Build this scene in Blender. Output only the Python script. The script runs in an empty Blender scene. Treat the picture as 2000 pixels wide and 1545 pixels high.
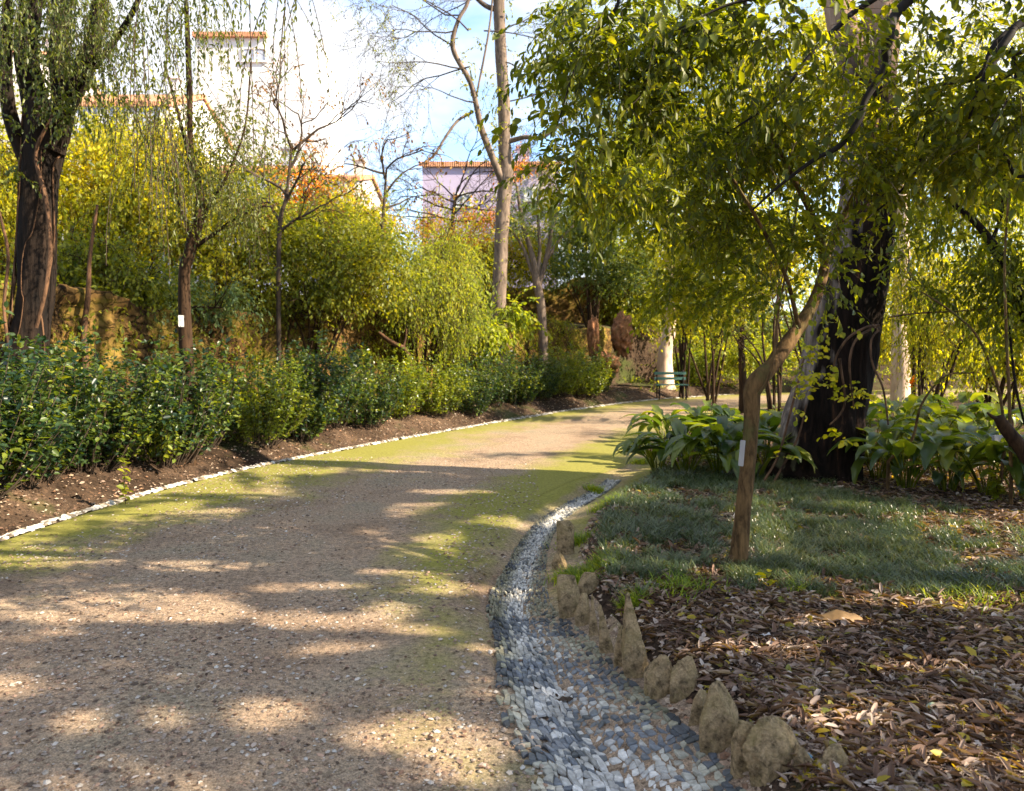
import bpy, math, random
import numpy as np
from mathutils import Vector, Matrix

C = bpy.context.scene.collection
R = math.radians
PI = math.pi

# ------------------------------------------------------------------ camera
H = 1.55; F = 1500.0; PITCH = math.atan(92.5/F)
cp, sp = math.cos(PITCH), math.sin(PITCH)
cam = bpy.data.cameras.new('camera'); cam.lens = 27.0; cam.sensor_width = 36.0
cam.clip_start = 0.05; cam.clip_end = 2000
co = bpy.data.objects.new('camera', cam); C.objects.link(co)
co.location = (0, 0, H); co.rotation_euler = (PI/2-PITCH, 0, 0)
bpy.context.scene.camera = co
cam.dof.use_dof = True; cam.dof.focus_distance = 4.5; cam.dof.aperture_fstop = 3.6

def at(px, py, Y):
    """world point seen at photo pixel px,py at forward distance Y"""
    u = (px-1000)/F; v = (772.5-py)/F
    k = Y/(cp+v*sp)
    return np.array((u*k, Y, H+(-sp+v*cp)*k))
def to_px(P):
    P = np.asarray(P, float); x = P[..., 0]; y = P[..., 1]; z = P[..., 2]-H
    f = y*cp-z*sp; up = y*sp+z*cp
    f = np.where(np.abs(f) < 1e-3, 1e-3, f)
    return np.where(f > 0, 1000+F*x/f, -9999), np.where(f > 0, 772.5-F*up/f, -9999)

# ------------------------------------------------------------------ sun
SAZ, SEL = R(106), R(33)
SD = np.array((math.sin(SAZ)*math.cos(SEL), math.cos(SAZ)*math.cos(SEL), math.sin(SEL)))

# ------------------------------------------------------------------ curves and terrain
LE = np.array([(-4.6,-60),(-4.5,-6),(-4.4,0),(-4.1,6),(-3.62,9),(-2.4,11.9),(0,16.4),(2.4,20.4),(5,23.6),(9,26.4),(16,29),(30,31),(120,36)], float)
RE = np.array([(.9,-60),(.8,-6),(.52,1),(.40,2.69),(.26,3.23),(.136,4.08),(.03,4.65),(.09,5.5),(.22,6.5),(.5,7.5),(1.15,9),(1.85,11),(3.1,14.5),(5.6,18.5),(9,21.5),(16,24.3),(30,26.3),(120,31)], float)
def catmull(P, n=8):
    P = np.asarray(P, float)
    Q = np.vstack([2*P[0]-P[1], P, 2*P[-1]-P[-2]])
    out = []
    t = np.linspace(0, 1, n, endpoint=False)[:, None]
    for i in range(1, len(Q)-2):
        a, b, c, d = Q[i-1], Q[i], Q[i+1], Q[i+2]
        out.append(.5*((2*b)+(-a+c)*t+(2*a-5*b+4*c-d)*t*t+(-a+3*b-3*c+d)*t**3))
    out.append(P[-1:][:]); return np.vstack(out)
LEs = np.vstack([LE[:1], catmull(LE[1:-1], 6), LE[-1:]]); REs = np.vstack([RE[:1], catmull(RE[1:-1], 6), RE[-1:]])
def sdist(x, y, P):
    """signed distance to a polyline, positive to its left; and arc length"""
    x = np.asarray(x, float); y = np.asarray(y, float)
    best = np.full(x.shape, 1e9); sg = np.zeros(x.shape)
    for i in range(len(P)-1):
        a, b = P[i], P[i+1]; d = b-a; L = d@d
        t = np.clip(((x-a[0])*d[0]+(y-a[1])*d[1])/L, 0, 1)
        ex = x-(a[0]+t*d[0]); ey = y-(a[1]+t*d[1]); dd = ex*ex+ey*ey
        m = dd < best
        best = np.where(m, dd, best); sg = np.where(m, np.sign(d[0]*ey-d[1]*ex), sg)
    return np.sqrt(best)*sg
def ss(a, b, x):
    t = np.clip((x-a)/(b-a), 0, 1); return t*t*(3-2*t)
_nr = np.random.RandomState(5)
_ND = _nr.normal(size=(4, 9, 3)); _NP = _nr.uniform(0, 6.28, (4, 9))
def nz(P, freq, k=0):
    """cheap smooth noise in about -1..1"""
    P = np.asarray(P, float)
    v = np.zeros(P.shape[:-1])
    for i in range(9):
        v = v+np.sin((P@_ND[k, i])*freq*(1+.18*i)+_NP[k, i]+1.3*np.sin((P@_ND[k, (i+4) % 9])*freq*.63+_NP[k, (i+2) % 9]))
    return v/4.5
def xy0(x, y):
    return np.stack([np.asarray(x, float), np.asarray(y, float), np.zeros(np.shape(x))], -1)
WOFF = 3.2
def gz(x, y):
    x = np.asarray(x, float); y = np.asarray(y, float)
    sl = sdist(x, y, LEs); sr = -sdist(x, y, REs)
    P = xy0(x, y)
    z = np.zeros(x.shape)
    # left bank
    lb = .02*ss(0, .1, sl)-.05*ss(.05, .2, sl)+.30*ss(.22, .95, sl)+.05*ss(1, 3, sl)
    w = 1-ss(5, 8, x)
    terr = 1.95*ss(WOFF+.02, WOFF+.3, sl)+.10*np.clip(sl-WOFF, 0, 26)
    soft = .20*np.clip(sl-.9, 0, 14)
    z = z+np.where(sl > 0, lb+w*terr+(1-w)*soft, 0)
    z = z+np.where((sl > .4), (.035*nz(P, 3.1)+.02*nz(P, 8, 1))*ss(.3, .8, sl), 0)
    # right: gutter and bed
    near = 1-ss(8.2, 10.5, y)
    g = -.10*near*np.clip(1-np.abs(sr)/.34, 0, 1)**1.1
    z = z+g+np.where(sr > 0, .135*ss(.36, .62, sr)+.02*nz(P, 2.2, 2)*ss(.7, 1.4, sr)+.012*nz(P, 9, 1)*ss(.5, .8, sr), 0)
    z = z+.05*np.clip(sr-4, 0, 30)*(sr > 0)
    # path crown
    inside = (sl < 0) & (sr < 0)
    z = z+np.where(inside, .012*nz(P, 1.3, 3)+.004*nz(P, 7, 1), 0)
    return z
def gz1(x, y): return float(gz(np.array([x]), np.array([y]))[0])
def ground(px, py):
    """where the photo ray meets the ground"""
    Y = 8.0
    lo, hi = 1.0, 60.0
    for _ in range(40):
        m = (lo+hi)/2; p = at(px, py, m)
        if p[2] > gz1(p[0], p[1]): lo = m
        else: hi = m
    p = at(px, py, lo); p[2] = gz1(p[0], p[1]); return p

# sun flecks seen on the ground (photo pixels): leaves that would shade them are cut from the crowns
FLECKS = [(100,1076,95,13),(235,1076,45,9),(410,1092,95,10),(450,1182,75,12),(600,1192,75,15),(720,1200,80,12),(840,1216,60,9),(690,1250,85,11),
 (985,1242,60,11),(545,1375,72,24),(350,1380,42,17),(630,1366,20,20),(200,1392,44,22),(390,1310,25,9),(830,1410,95,24),(940,1440,85,20),(965,1490,58,17),
 (905,1135,48,11),(985,1300,45,9),(1000,1130,45,9),(30,1320,60,18),(780,1100,60,8),(560,1135,50,7),(150,1215,40,7),(650,1130,80,5),(960,1330,40,7),
 (1215,836,60,9),(1110,827,26,4),(1120,906,130,12),(600,912,80,5),(960,826,50,7),(780,888,120,5),(1000,868,90,6),(1180,868,90,7),(900,950,70,4),(1250,800,60,6),
 (1000,1005,70,8),(880,1040,50,6),(1180,925,60,8),(1060,845,90,4),
 (1150,1115,60,14),(1180,985,50,9),(1640,1203,55,11),(1830,1196,75,10),(1420,1290,90,12),(1540,1245,60,8),(1720,1247,60,8),(1900,1258,50,6),(1330,1128,70,9),(1500,1145,90,10),
 (1985,1082,40,9),(1780,1035,70,8),(1870,1050,60,7),(1730,1335,60,8),(1980,1325,50,10),(1560,1425,60,14),(1900,1140,60,6),(1440,1060,30,30),(1800,1520,90,14),
 (1690,1010,60,6),(1960,1160,50,6),(450,948,60,5),(700,900,70,4),(330,880,70,20),(540,850,30,70),(620,890,50,10),(860,860,60,18)]
FLECKS += [(1150,832,150,13),(1080,903,180,14),(1000,860,150,10),(1230,865,90,12),(800,905,90,7)]
FL = np.array([(a, b, c*1.45, d*1.9) if a > 1130 and b > 950 else (a, b, c, d*1.15) for a, b, c, d in FLECKS], float)
def in_fleck(P, grow=1.0):
    """do these points shade one of the flecks?"""
    t = (P[:, 2]-.06)/SD[2]; G = P-SD[None]*t[:, None]
    x, y = to_px(G); m = np.zeros(len(P), bool)
    for cx, cy, rx, ry in FL: m |= ((x-cx)/(rx*grow))**2+((y-cy)/(ry*grow))**2 < 1+.45*np.sin(x*.11+cy)*np.sin(y*.23+cx)+.35*np.sin(x*.23+y*.31+cx)
    return m

# ------------------------------------------------------------------ objects and meshes
def tag(o, label=None, cat=None, group=None, kind=None):
    if label: o['label'] = label
    if cat: o['category'] = cat
    if group: o['group'] = group
    if kind: o['kind'] = kind
    return o
def thing(name, label, cat, loc, group=None):
    o = bpy.data.objects.new(name, None); C.objects.link(o)
    o.location = tuple(float(v) for v in loc); o.empty_display_size = .2
    return tag(o, label, cat, group)
def dup(root, loc, rz=0, sc=1, label=None):
    r = root.copy(); C.objects.link(r); r.location = tuple(float(v) for v in loc); r.rotation_euler = (0, 0, rz); r.scale = (sc, sc, sc)
    if label: r['label'] = label
    for ch in list(root.children):
        c = ch.copy(); C.objects.link(c); c.parent = r
        for g in list(ch.children):
            d = g.copy(); C.objects.link(d); d.parent = c
    return r
class MB:
    def __init__(s): s.V = []; s.Q = []; s.M = []; s.n = 0; s.col = []; s.T = []
    def add(s, V, Q, m=0, col=None):
        V = np.asarray(V, float).reshape(-1, 3); Q = np.asarray(Q, int)
        s.V.append(V); s.Q.append(Q+s.n); s.M.append(np.full(len(Q), m)); s.n += len(V)
        if col is not None: s.col.append(np.broadcast_to(np.asarray(col, float), (len(V), 4)))
    def build(s, name, mats, parent=None, smooth=True, loc=None):
        V = np.vstack(s.V) if s.V else np.zeros((0, 3)); 
        if parent is not None and loc is None: V = V-np.array(parent.matrix_basis.translation)[None]
        if loc is not None: V = V-np.asarray(loc)[None]
        me = bpy.data.meshes.new(name)
        Qs = [q for q in s.Q if len(q)]
        nl = sum(q.size for q in Qs); nf = sum(len(q) for q in Qs)
        me.vertices.add(len(V)); me.vertices.foreach_set('co', V.astype(np.float32).ravel())
        me.loops.add(nl); me.polygons.add(nf)
        me.loops.foreach_set('vertex_index', np.concatenate([q.ravel() for q in Qs]).astype(np.int32))
        sz = np.concatenate([np.full(len(q), q.shape[1]) for q in Qs])
        me.polygons.foreach_set('loop_start', np.concatenate([[0], np.cumsum(sz)[:-1]]).astype(np.int32))
        me.polygons.foreach_set('material_index', np.concatenate([m for m in s.M if len(m)]).astype(np.int32))
        me.polygons.foreach_set('use_smooth', np.full(nf, smooth))
        for m in (mats if isinstance(mats, (list, tuple)) else [mats]): me.materials.append(m)
        if s.col:
            ca = me.color_attributes.new('tint', 'FLOAT_COLOR', 'POINT')
            ca.data.foreach_set('color', np.vstack(s.col).astype(np.float32).ravel())
        me.update(calc_edges=True); me.validate()
        o = bpy.data.objects.new(name, me); C.objects.link(o)
        if parent is not None: o.parent = parent
        elif loc is not None: o.location = tuple(float(v) for v in loc)
        return o

def frames(P):
    T = np.gradient(P, axis=0); T /= np.linalg.norm(T, axis=1)[:, None]+1e-9
    up = np.array((0.13, .97, .21)) if abs(T[0][2]) > .6 else np.array((0, 0, 1.))
    A = np.zeros_like(P); B = np.zeros_like(P)
    a = np.cross(T[0], up); a /= np.linalg.norm(a)
    for i in range(len(P)):
        a = a-T[i]*(a@T[i]); a /= np.linalg.norm(a)+1e-9
        A[i] = a; B[i] = np.cross(T[i], a)
    return A, B
def tube(mb, P, r, sides=6, m=0, rough=0, ridges=0, seed=0, cap=True):
    P = np.asarray(P, float); r = np.broadcast_to(np.asarray(r, float), (len(P),)).copy()
    A, B = frames(P); th = np.linspace(0, 2*PI, sides, endpoint=False)
    rr = np.repeat(r[:, None], sides, 1)
    V = P[:, None]+rr[..., None]*(np.cos(th)[None, :, None]*A[:, None]+np.sin(th)[None, :, None]*B[:, None])
    if rough:
        d = V-P[:, None]; s = np.array((1, 1, .28)) if ridges else np.array((1, 1, 1))
        n = 1+rough*nz(V*s, ridges or 6, seed % 4)+rough*.5*nz(V*s, (ridges or 6)*2.3, (seed+1) % 4)
        V = P[:, None]+d*n[..., None]
    n, k = len(P), sides
    i = np.arange(n-1)[:, None]*k; j = np.arange(k)[None]
    Q = np.stack([i+j, i+(j+1) % k, i+k+(j+1) % k, i+k+j], -1).reshape(-1, 4)
    V = V.reshape(-1, 3)
    mb.add(V, Q, m)
    if cap:
        c0 = mb.n; mb.add([P[-1]+(P[-1]-P[-2])*.02], np.zeros((0, 4), int), m)
        base = c0-k; mb.Q.append(np.stack([base+np.arange(k), base+(np.arange(k)+1) % k, np.full(k, c0)], -1)); mb.M.append(np.full(k, m))
def trace(pts, n=6):
    """[(px,py,Y,width_px)] -> smooth centre line and radii"""
    A = np.array([np.append(at(a, b, c), d/2/F*c) for a, b, c, d in pts])
    S = catmull(A, n); return S[:, :3], np.maximum(S[:, 3], .0015)

# leaf templates: verts along +X, width Y, normal Z
def leaf_fold(w=.32, fold=.10, curve=.12):
    V = np.array([(0,0,0),(.30,w*.85,fold),(.68,w*.75,fold-curve*.4),(1,0,-curve),(.68,-w*.75,fold-curve*.4),(.30,-w*.85,fold)])
    return V, np.array([(0,3,2,1),(0,5,4,3)])
def leaf_kite(w=.3):
    return np.array([(0,0,0),(.45,w,.04),(1,0,-.08),(.45,-w,.04)]), np.array([(0,3,2,1)])
def rotm(ax, an):
    """(n,3,3) rotation about z by az, then y by tilt, then roll"""
    pass
def eul(yaw, pitch, roll):
    cy, sy, c2, s2, cr, sr = np.cos(yaw), np.sin(yaw), np.cos(pitch), np.sin(pitch), np.cos(roll), np.sin(roll)
    z = np.zeros_like(cy); o = np.ones_like(cy)
    Rz = np.stack([np.stack([cy,-sy,z],-1),np.stack([sy,cy,z],-1),np.stack([z,z,o],-1)],-2)
    Ry = np.stack([np.stack([c2,z,-s2],-1),np.stack([z,o,z],-1),np.stack([s2,z,c2],-1)],-2)
    Rx = np.stack([np.stack([o,z,z],-1),np.stack([z,cr,-sr],-1),np.stack([z,sr,cr],-1)],-2)
    return Rz@Ry@Rx
def sun_window(P):
    """would a leaf here keep the sun off the leaves that hang over the path?"""
    t = (P[:, 2]-3.4)/SD[2]; Q = P-SD[None]*t[:, None]
    return (Q[:, 0] > -.2) & (Q[:, 0] < 4.6) & (Q[:, 1] > 2.8) & (Q[:, 1] < 6.2) & (nz(Q, 1.9, 3) > .14)
def put_leaves(mb, P, yaw, pitch, roll, L, tpl, m=0, filt=False, wid=None):
    tv, tq = tpl
    if filt:
        C_ = P+.5*L[:, None]*np.stack([np.cos(yaw)*np.cos(pitch), np.sin(yaw)*np.cos(pitch), np.sin(pitch)], -1)
        k = ~in_fleck(C_, 1.3)
        if filt == 'shade': k &= ~sun_window(C_)
        k = k; P, yaw, pitch, roll, L = P[k], yaw[k], pitch[k], roll[k], L[k]
    if not len(P): return
    M = eul(yaw, pitch, roll)
    V = np.einsum('nij,vj->nvi', M, tv)*L[:, None, None]+P[:, None]
    nv = len(tv); Q = (tq[None]+(np.arange(len(P))*nv)[:, None, None]).reshape(-1, tq.shape[1])
    mb.add(V.reshape(-1, 3), Q, m)

def spray(mb, P, rng, tpl, leafL=.06, n=12, length=.35, droop=.5, up=0., spread=.9, twig=True, filt=False, mtw=1, twr=.0022, yaw=None, jit=.25):
    """at each point a small twig carrying n leaves"""
    if filt: P = P[~in_fleck(P, 1.1)]
    if filt == 'shade': P = P[~sun_window(P)]
    N = len(P)
    if not N: return
    ya = rng.uniform(0, 2*PI, N) if yaw is None else yaw+rng.normal(0, .5, N)
    el = rng.normal(up, .35, N); ln = length*rng.uniform(.6, 1.3, N)
    D = np.stack([np.cos(ya)*np.cos(el), np.sin(ya)*np.cos(el), np.sin(el)], -1)
    t = np.linspace(.08, 1, n)[None]+rng.uniform(-.03, .03, (N, n))
    X = P[:, None]+D[:, None]*(ln[:, None]*t)[..., None]
    X[..., 2] -= droop*ln[:, None]*t**2
    slope = el[:, None]-droop*1.4*t
    side = np.where(np.arange(n) % 2, 1, -1)[None]
    LY = ya[:, None]+side*spread*rng.uniform(.6, 1.2, (N, n))
    LP = slope-.25+rng.normal(0, jit, (N, n)); LR = rng.normal(0, .7, (N, n))
    LL = leafL*rng.uniform(.45, 1.35, (N, n))
    put_leaves(mb, X.reshape(-1, 3), LY.ravel(), LP.ravel(), LR.ravel(), LL.ravel(), tpl, 0, filt)
    if twig:
        tt = np.array((0, .5, 1.))
        S = P[:, None]+D[:, None]*(ln[:, None]*tt)[..., None]; S[..., 2] -= droop*ln[:, None]*tt**2
        off = np.array([(1,0,0),(-.5,.87,0),(-.5,-.87,.3)])*twr
        V = S[:, :, None]+off[None, None]*np.array((1, .8, .3))[None, :, None, None]
        q = []
        for a in range(2):
            for b in range(3): q.append((a*3+b, a*3+(b+1) % 3, a*3+3+(b+1) % 3, a*3+3+b))
        Q = (np.array(q)[None]+(np.arange(N)*9)[:, None, None]).reshape(-1, 4)
        mb.add(V.reshape(-1, 3), Q, mtw)
def strands(mb, P, rng, tpl, length=1.2, leafL=.06, n=30, mtw=1, sway=.12, twr=.002, filt=False):
    """hanging willow-like strands"""
    N = len(P)
    if not N: return
    ln = length*rng.uniform(.45, 1.25, N); ya = rng.uniform(0, 2*PI, N); sw = sway*rng.uniform(.2, 1.5, N)
    def pos(t):
        X = P[:, None]+np.zeros((N, t.shape[1], 3)); a = ln[:, None]*sw[:, None]*np.sin(t*1.6)
        X[..., 0] += np.cos(ya)[:, None]*a; X[..., 1] += np.sin(ya)[:, None]*a; X[..., 2] -= ln[:, None]*t
        return X
    t = np.linspace(.05, 1, n)[None]+rng.uniform(-.03, .03, (N, n)); X = pos(t)
    put_leaves(mb, X.reshape(-1, 3), rng.uniform(0, 2*PI, N*n), rng.normal(-1.0, .35, N*n), rng.normal(0, .8, N*n), leafL*rng.uniform(.5, 1.3, N*n), tpl, 0, filt)
    tt = np.linspace(0, 1, 5)[None]+np.zeros((N, 1)); S = pos(tt)
    off = np.array([(1,0,0),(-.5,.87,0),(-.5,-.87,0)])*twr
    V = S[:, :, None]+off[None, None]; q = []
    for a in range(4):
        for b in range(3): q.append((a*3+b, a*3+(b+1) % 3, a*3+3+(b+1) % 3, a*3+3+b))
    Q = (np.array(q)[None]+(np.arange(N)*15)[:, None, None]).reshape(-1, 4); mb.add(V.reshape(-1, 3), Q, mtw)
def blobs(bl, n, rng, freq=1.6, thr=-.15, shell=2.0, k=0):
    """points in ellipsoids (x,y,z,rx,ry,rz) weighted by volume, with clumps and gaps"""
    B = np.array(bl, float); w = B[:, 3]*B[:, 4]*B[:, 5]; w = w**.8; w /= w.sum()
    out = []; tot = 0
    while tot < n:
        i = rng.choice(len(B), n, p=w); u = rng.normal(size=(n, 3)); u /= np.linalg.norm(u, axis=1)[:, None]
        P = B[i, :3]+u*(rng.uniform(0, 1, n)**(1/shell))[:, None]*B[i, 3:6]
        P = P[nz(P, freq, k) > thr+rng.normal(0, .12, n)]
        out.append(P); tot += len(P)
    return np.vstack(out)[:n]
def pb(px, py, Y, rx, ry, depth):
    """ellipsoid from photo pixels, with its own depth radius in metres"""
    c = at(px, py, Y); return (c[0], c[1], c[2], rx/F*Y, depth, ry/F*Y)
def grow(mb, p, d, L, r, lev, rng, tips, kids=3, wander=.25, grav=0., m=0, sides=5, minr=.0015, ratio=.62):
    n = 6; P = [np.array(p, float)]; d = np.array(d, float); d /= np.linalg.norm(d); ds = [d]
    for i in range(n):
        d = d+rng.normal(0, wander, 3)*.5; d[2] += grav*.2; d /= np.linalg.norm(d)
        P.append(P[-1]+d*L/n); ds.append(d)
    tube(mb, P, np.linspace(r, max(r*.45, minr), n+1), sides if lev > 0 else 3, m, cap=False)
    if lev == 0: tips.append(P[-1]); tips.append(P[n//2]); return
    for k in range(kids):
        j = rng.randint(2, n+1) if k else n
        nd = ds[j]+rng.normal(0, .55, 3); nd[2] += grav*.3
        grow(mb, P[j], nd, L*ratio*rng.uniform(.7, 1.2), max(r*.5, minr), lev-1, rng, tips, kids, wander, grav, m, max(sides-1, 3), minr, ratio)

# ------------------------------------------------------------------ materials
class NT:
    def __init__(s, name):
        s.m = bpy.data.materials.new(name); s.m.use_nodes = True; s.t = s.m.node_tree; s.t.nodes.clear()
        s.out = s.n('ShaderNodeOutputMaterial')
    def n(s, typ, **kw):
        x = s.t.nodes.new(typ)
        for k, v in kw.items():
            if k.startswith('i_'):
                key = k[2:].replace('_', ' ')
                x.inputs[key].default_value = v
            else: setattr(x, k, v)
        return x
    def l(s, a, b): s.t.links.new(a, b)
    def noise(s, vec, scale, detail=3, rough=.55, dist=0):
        x = s.n('ShaderNodeTexNoise'); x.inputs['Scale'].default_value = scale; x.inputs['Detail'].default_value = detail
        x.inputs['Roughness'].default_value = rough; x.inputs['Distortion'].default_value = dist
        if vec is not None: s.l(vec, x.inputs['Vector'])
        return x.outputs['Fac']
    def ramp(s, fac, stops):
        x = s.n('ShaderNodeValToRGB'); r = x.color_ramp
        while len(r.elements) < len(stops): r.elements.new(.5)
        for e, (p, c) in zip(r.elements, stops): e.position = p; e.color = (*c, 1) if len(c) == 3 else c
        s.l(fac, x.inputs['Fac']); return x.outputs['Color']
    def mix(s, f, a, b, mode='MIX'):
        x = s.n('ShaderNodeMix', data_type='RGBA', blend_type=mode)
        for v, i in ((f, 0), (a, 6), (b, 7)):
            if isinstance(v, (int, float)): x.inputs[i].default_value = v
            elif isinstance(v, tuple): x.inputs[i].default_value = (*v, 1)
            else: s.l(v, x.inputs[i])
        return x.outputs[2]
    def math(s, op, a, b=0.):
        x = s.n('ShaderNodeMath', operation=op)
        for v, i in ((a, 0), (b, 1)):
            if isinstance(v, (int, float)): x.inputs[i].default_value = v
            else: s.l(v, x.inputs[i])
        return x.outputs[0]
    def coord(s, kind='Object', scale=None):
        tc = s.n('ShaderNodeTexCoord').outputs[kind]
        if scale is None: return tc
        mp = s.n('ShaderNodeMapping'); mp.inputs['Scale'].default_value = scale; s.l(tc, mp.inputs['Vector']); return mp.outputs[0]
    def pos(s): return s.n('ShaderNodeNewGeometry').outputs['Position']
    def bsdf(s, col, rough=.8, bump=None, bs=.3, bd=.02, spec=.3):
        b = s.n('ShaderNodeBsdfPrincipled')
        if isinstance(col, tuple): b.inputs['Base Color'].default_value = (*col, 1)
        else: s.l(col, b.inputs['Base Color'])
        if isinstance(rough, (int, float)): b.inputs['Roughness'].default_value = rough
        else: s.l(rough, b.inputs['Roughness'])
        b.inputs['Specular IOR Level'].default_value = spec
        if bump is not None:
            x = s.n('ShaderNodeBump'); x.inputs['Strength'].default_value = bs; x.inputs['Distance'].default_value = bd
            s.l(bump, x.inputs['Height']); s.l(x.outputs[0], b.inputs['Normal'])
        return b
    def done(s, b):
        s.l(b.outputs[0], s.out.inputs['Surface']); return s.m

def leaf_mat(name, cols, transl=.45, rough=.42, spec=.5, freq=.7):
    """cols: dark .. light .. odd; varies leaf by leaf and clump by clump"""
    t = NT(name); rnd = t.n('ShaderNodeNewGeometry').outputs['Random Per Island']
    cl = t.noise(t.pos(), freq, 3, .6)
    f = t.math('ADD', t.math('MULTIPLY', rnd, .55), t.math('MULTIPLY', t.math('SUBTRACT', cl, .28), .95))
    k = len(cols)-1
    c = t.ramp(f, [(.12+.82*i/k, c) for i, c in enumerate(cols)])
    b = t.bsdf(c, rough, spec=spec)
    tr = t.n('ShaderNodeBsdfTranslucent')
    hs = t.n('ShaderNodeMix', data_type='RGBA', blend_type='MULTIPLY'); hs.inputs[0].default_value = 1
    t.l(c, hs.inputs[6]); hs.inputs[7].default_value = (2.9, 2.5, .45, 1)
    t.l(hs.outputs[2], tr.inputs['Color'])
    mx = t.n('ShaderNodeMixShader'); mx.inputs[0].default_value = transl
    t.l(b.outputs[0], mx.inputs[1]); t.l(tr.outputs[0], mx.inputs[2]); t.l(mx.outputs[0], t.out.inputs['Surface'])
    return t.m
def bark_mat(name, dark, light, scale=9, stretch=.16, bs=.8, bd=.02, moss=None, rough=.9):
    t = NT(name); v = t.coord('Object', (1, 1, stretch))
    a = t.noise(v, scale, 6, .65, .6); b = t.noise(v, scale*3.1, 4, .6, .3)
    f = t.math('ADD', t.math('MULTIPLY', a, .7), t.math('MULTIPLY', b, .3))
    c = t.ramp(f, [(.38, dark), (.62, light)])
    if moss:
        mm = t.noise(t.coord('Object'), 2.6, 4, .6)
        c = t.mix(t.ramp(mm, [(.52, (0,0,0)), (.66, (1,1,1))]), c, moss)
    return t.done(t.bsdf(c, rough, f, bs, bd, .2))
def flat_mat(name, col, rough=.6, var=.25, scale=5, bs=.15):
    t = NT(name); a = t.noise(t.coord('Object'), scale, 5, .6)
    c = t.ramp(a, [(.3, tuple(v*(1-var) for v in col)), (.7, tuple(min(1, v*(1+var*.6)) for v in col))])
    return t.done(t.bsdf(c, rough, a, bs, .01))

M = {}
M['overhang'] = leaf_mat('overhang_leaf', [(.026,.042,.003),(.062,.085,.005),(.125,.145,.008),(.25,.23,.012)], .5, .45, .35)
M['sapling'] = leaf_mat('sapling_leaf', [(.04,.058,.004),(.09,.115,.006),(.16,.18,.010),(.28,.25,.02)], .52, .45, .35)
M['yellow'] = leaf_mat('yellow_green_leaf', [(.08,.11,.008),(.20,.22,.012),(.36,.34,.018),(.5,.42,.03)], .48, .5, .3)
M['green'] = leaf_mat('mid_green_leaf', [(.05,.075,.008),(.12,.15,.012),(.21,.225,.02),(.34,.30,.03)], .45, .5, .3)
M['light'] = leaf_mat('pale_green_leaf', [(.06,.10,.015),(.14,.19,.02),(.24,.28,.03),(.38,.34,.04)], .48, .5, .3)
M['teal'] = leaf_mat('grey_green_leaf', [(.035,.07,.025),(.08,.13,.045),(.15,.20,.06),(.26,.27,.05)], .35, .5, .35)
M['orange'] = leaf_mat('orange_leaf', [(.30,.10,.01),(.50,.16,.015),(.65,.28,.02),(.50,.36,.04)], .4, .5, .3)
M['tawny'] = leaf_mat('tawny_leaf', [(.16,.10,.015),(.32,.18,.02),(.42,.26,.03),(.40,.33,.04)], .4, .5, .3)
M['willow'] = leaf_mat('willow_leaf', [(.03,.05,.010),(.06,.085,.012),(.11,.13,.014),(.18,.18,.02)], .42, .45)
M['hedge'] = leaf_mat('hedge_leaf', [(.006,.020,.012),(.018,.046,.024),(.08,.12,.024),(.24,.27,.02)], .4, .38, .5, 1.6)
M['hedge_sun_tint'] = leaf_mat('sun_tinted_hedge_leaf', [(.03,.055,.012),(.08,.12,.018),(.17,.21,.022),(.30,.30,.025)], .45, .3, .8, 1.6)  # hedge leaves yellowed: sunlight on some bushes put into the colour
M['bigleaf'] = leaf_mat('broad_leaf', [(.02,.045,.014),(.05,.085,.016),(.13,.165,.02),(.28,.28,.03)], .42, .36, .6, 1.2)
M['right'] = leaf_mat('sunlit_woodland_leaf', [(.08,.12,.008),(.19,.22,.012),(.32,.32,.018),(.45,.40,.03)], .5, .5, .3)
M['brownleaf'] = leaf_mat('withered_leaf', [(.04,.02,.008),(.12,.06,.02),(.24,.12,.04),(.40,.28,.10)], .3, .6, .2)
M['grass'] = leaf_mat('mondo_grass', [(.022,.042,.018),(.045,.075,.03),(.10,.13,.055),(.26,.24,.10)], .3, .33, .6, 1.4)
M['tuft'] = leaf_mat('sunny_grass', [(.06,.12,.01),(.13,.20,.015),(.25,.30,.03),(.4,.36,.05)], .4, .5, .3)
M['twig'] = flat_mat('twig', (.055,.038,.025), .9)
M['vine'] = bark_mat('vine_bark', (.022,.012,.007), (.16,.085,.045), 12, .2)
M['bark_dark'] = bark_mat('dark_bark', (.004,.003,.0025), (.022,.013,.008), 10, .14, 1, .03)
M['bark_brown'] = bark_mat('brown_bark', (.012,.006,.003), (.055,.030,.014), 16, .15, .8, .012)
M['bark_black'] = flat_mat('black_branch', (.012,.008,.006), .8, .5, 20)
M['bark_grey'] = bark_mat('grey_bark', (.06,.045,.036), (.22,.165,.125), 7, .3, .6, .015)
M['bark_sap'] = bark_mat('sapling_bark', (.035,.02,.008), (.17,.10,.04), 17, .3, 1, .012, (.10,.10,.03))
M['bark_pale'] = bark_mat('pale_bark', (.42,.28,.19), (.72,.56,.42), 4, .3, .3, .01)

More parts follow.
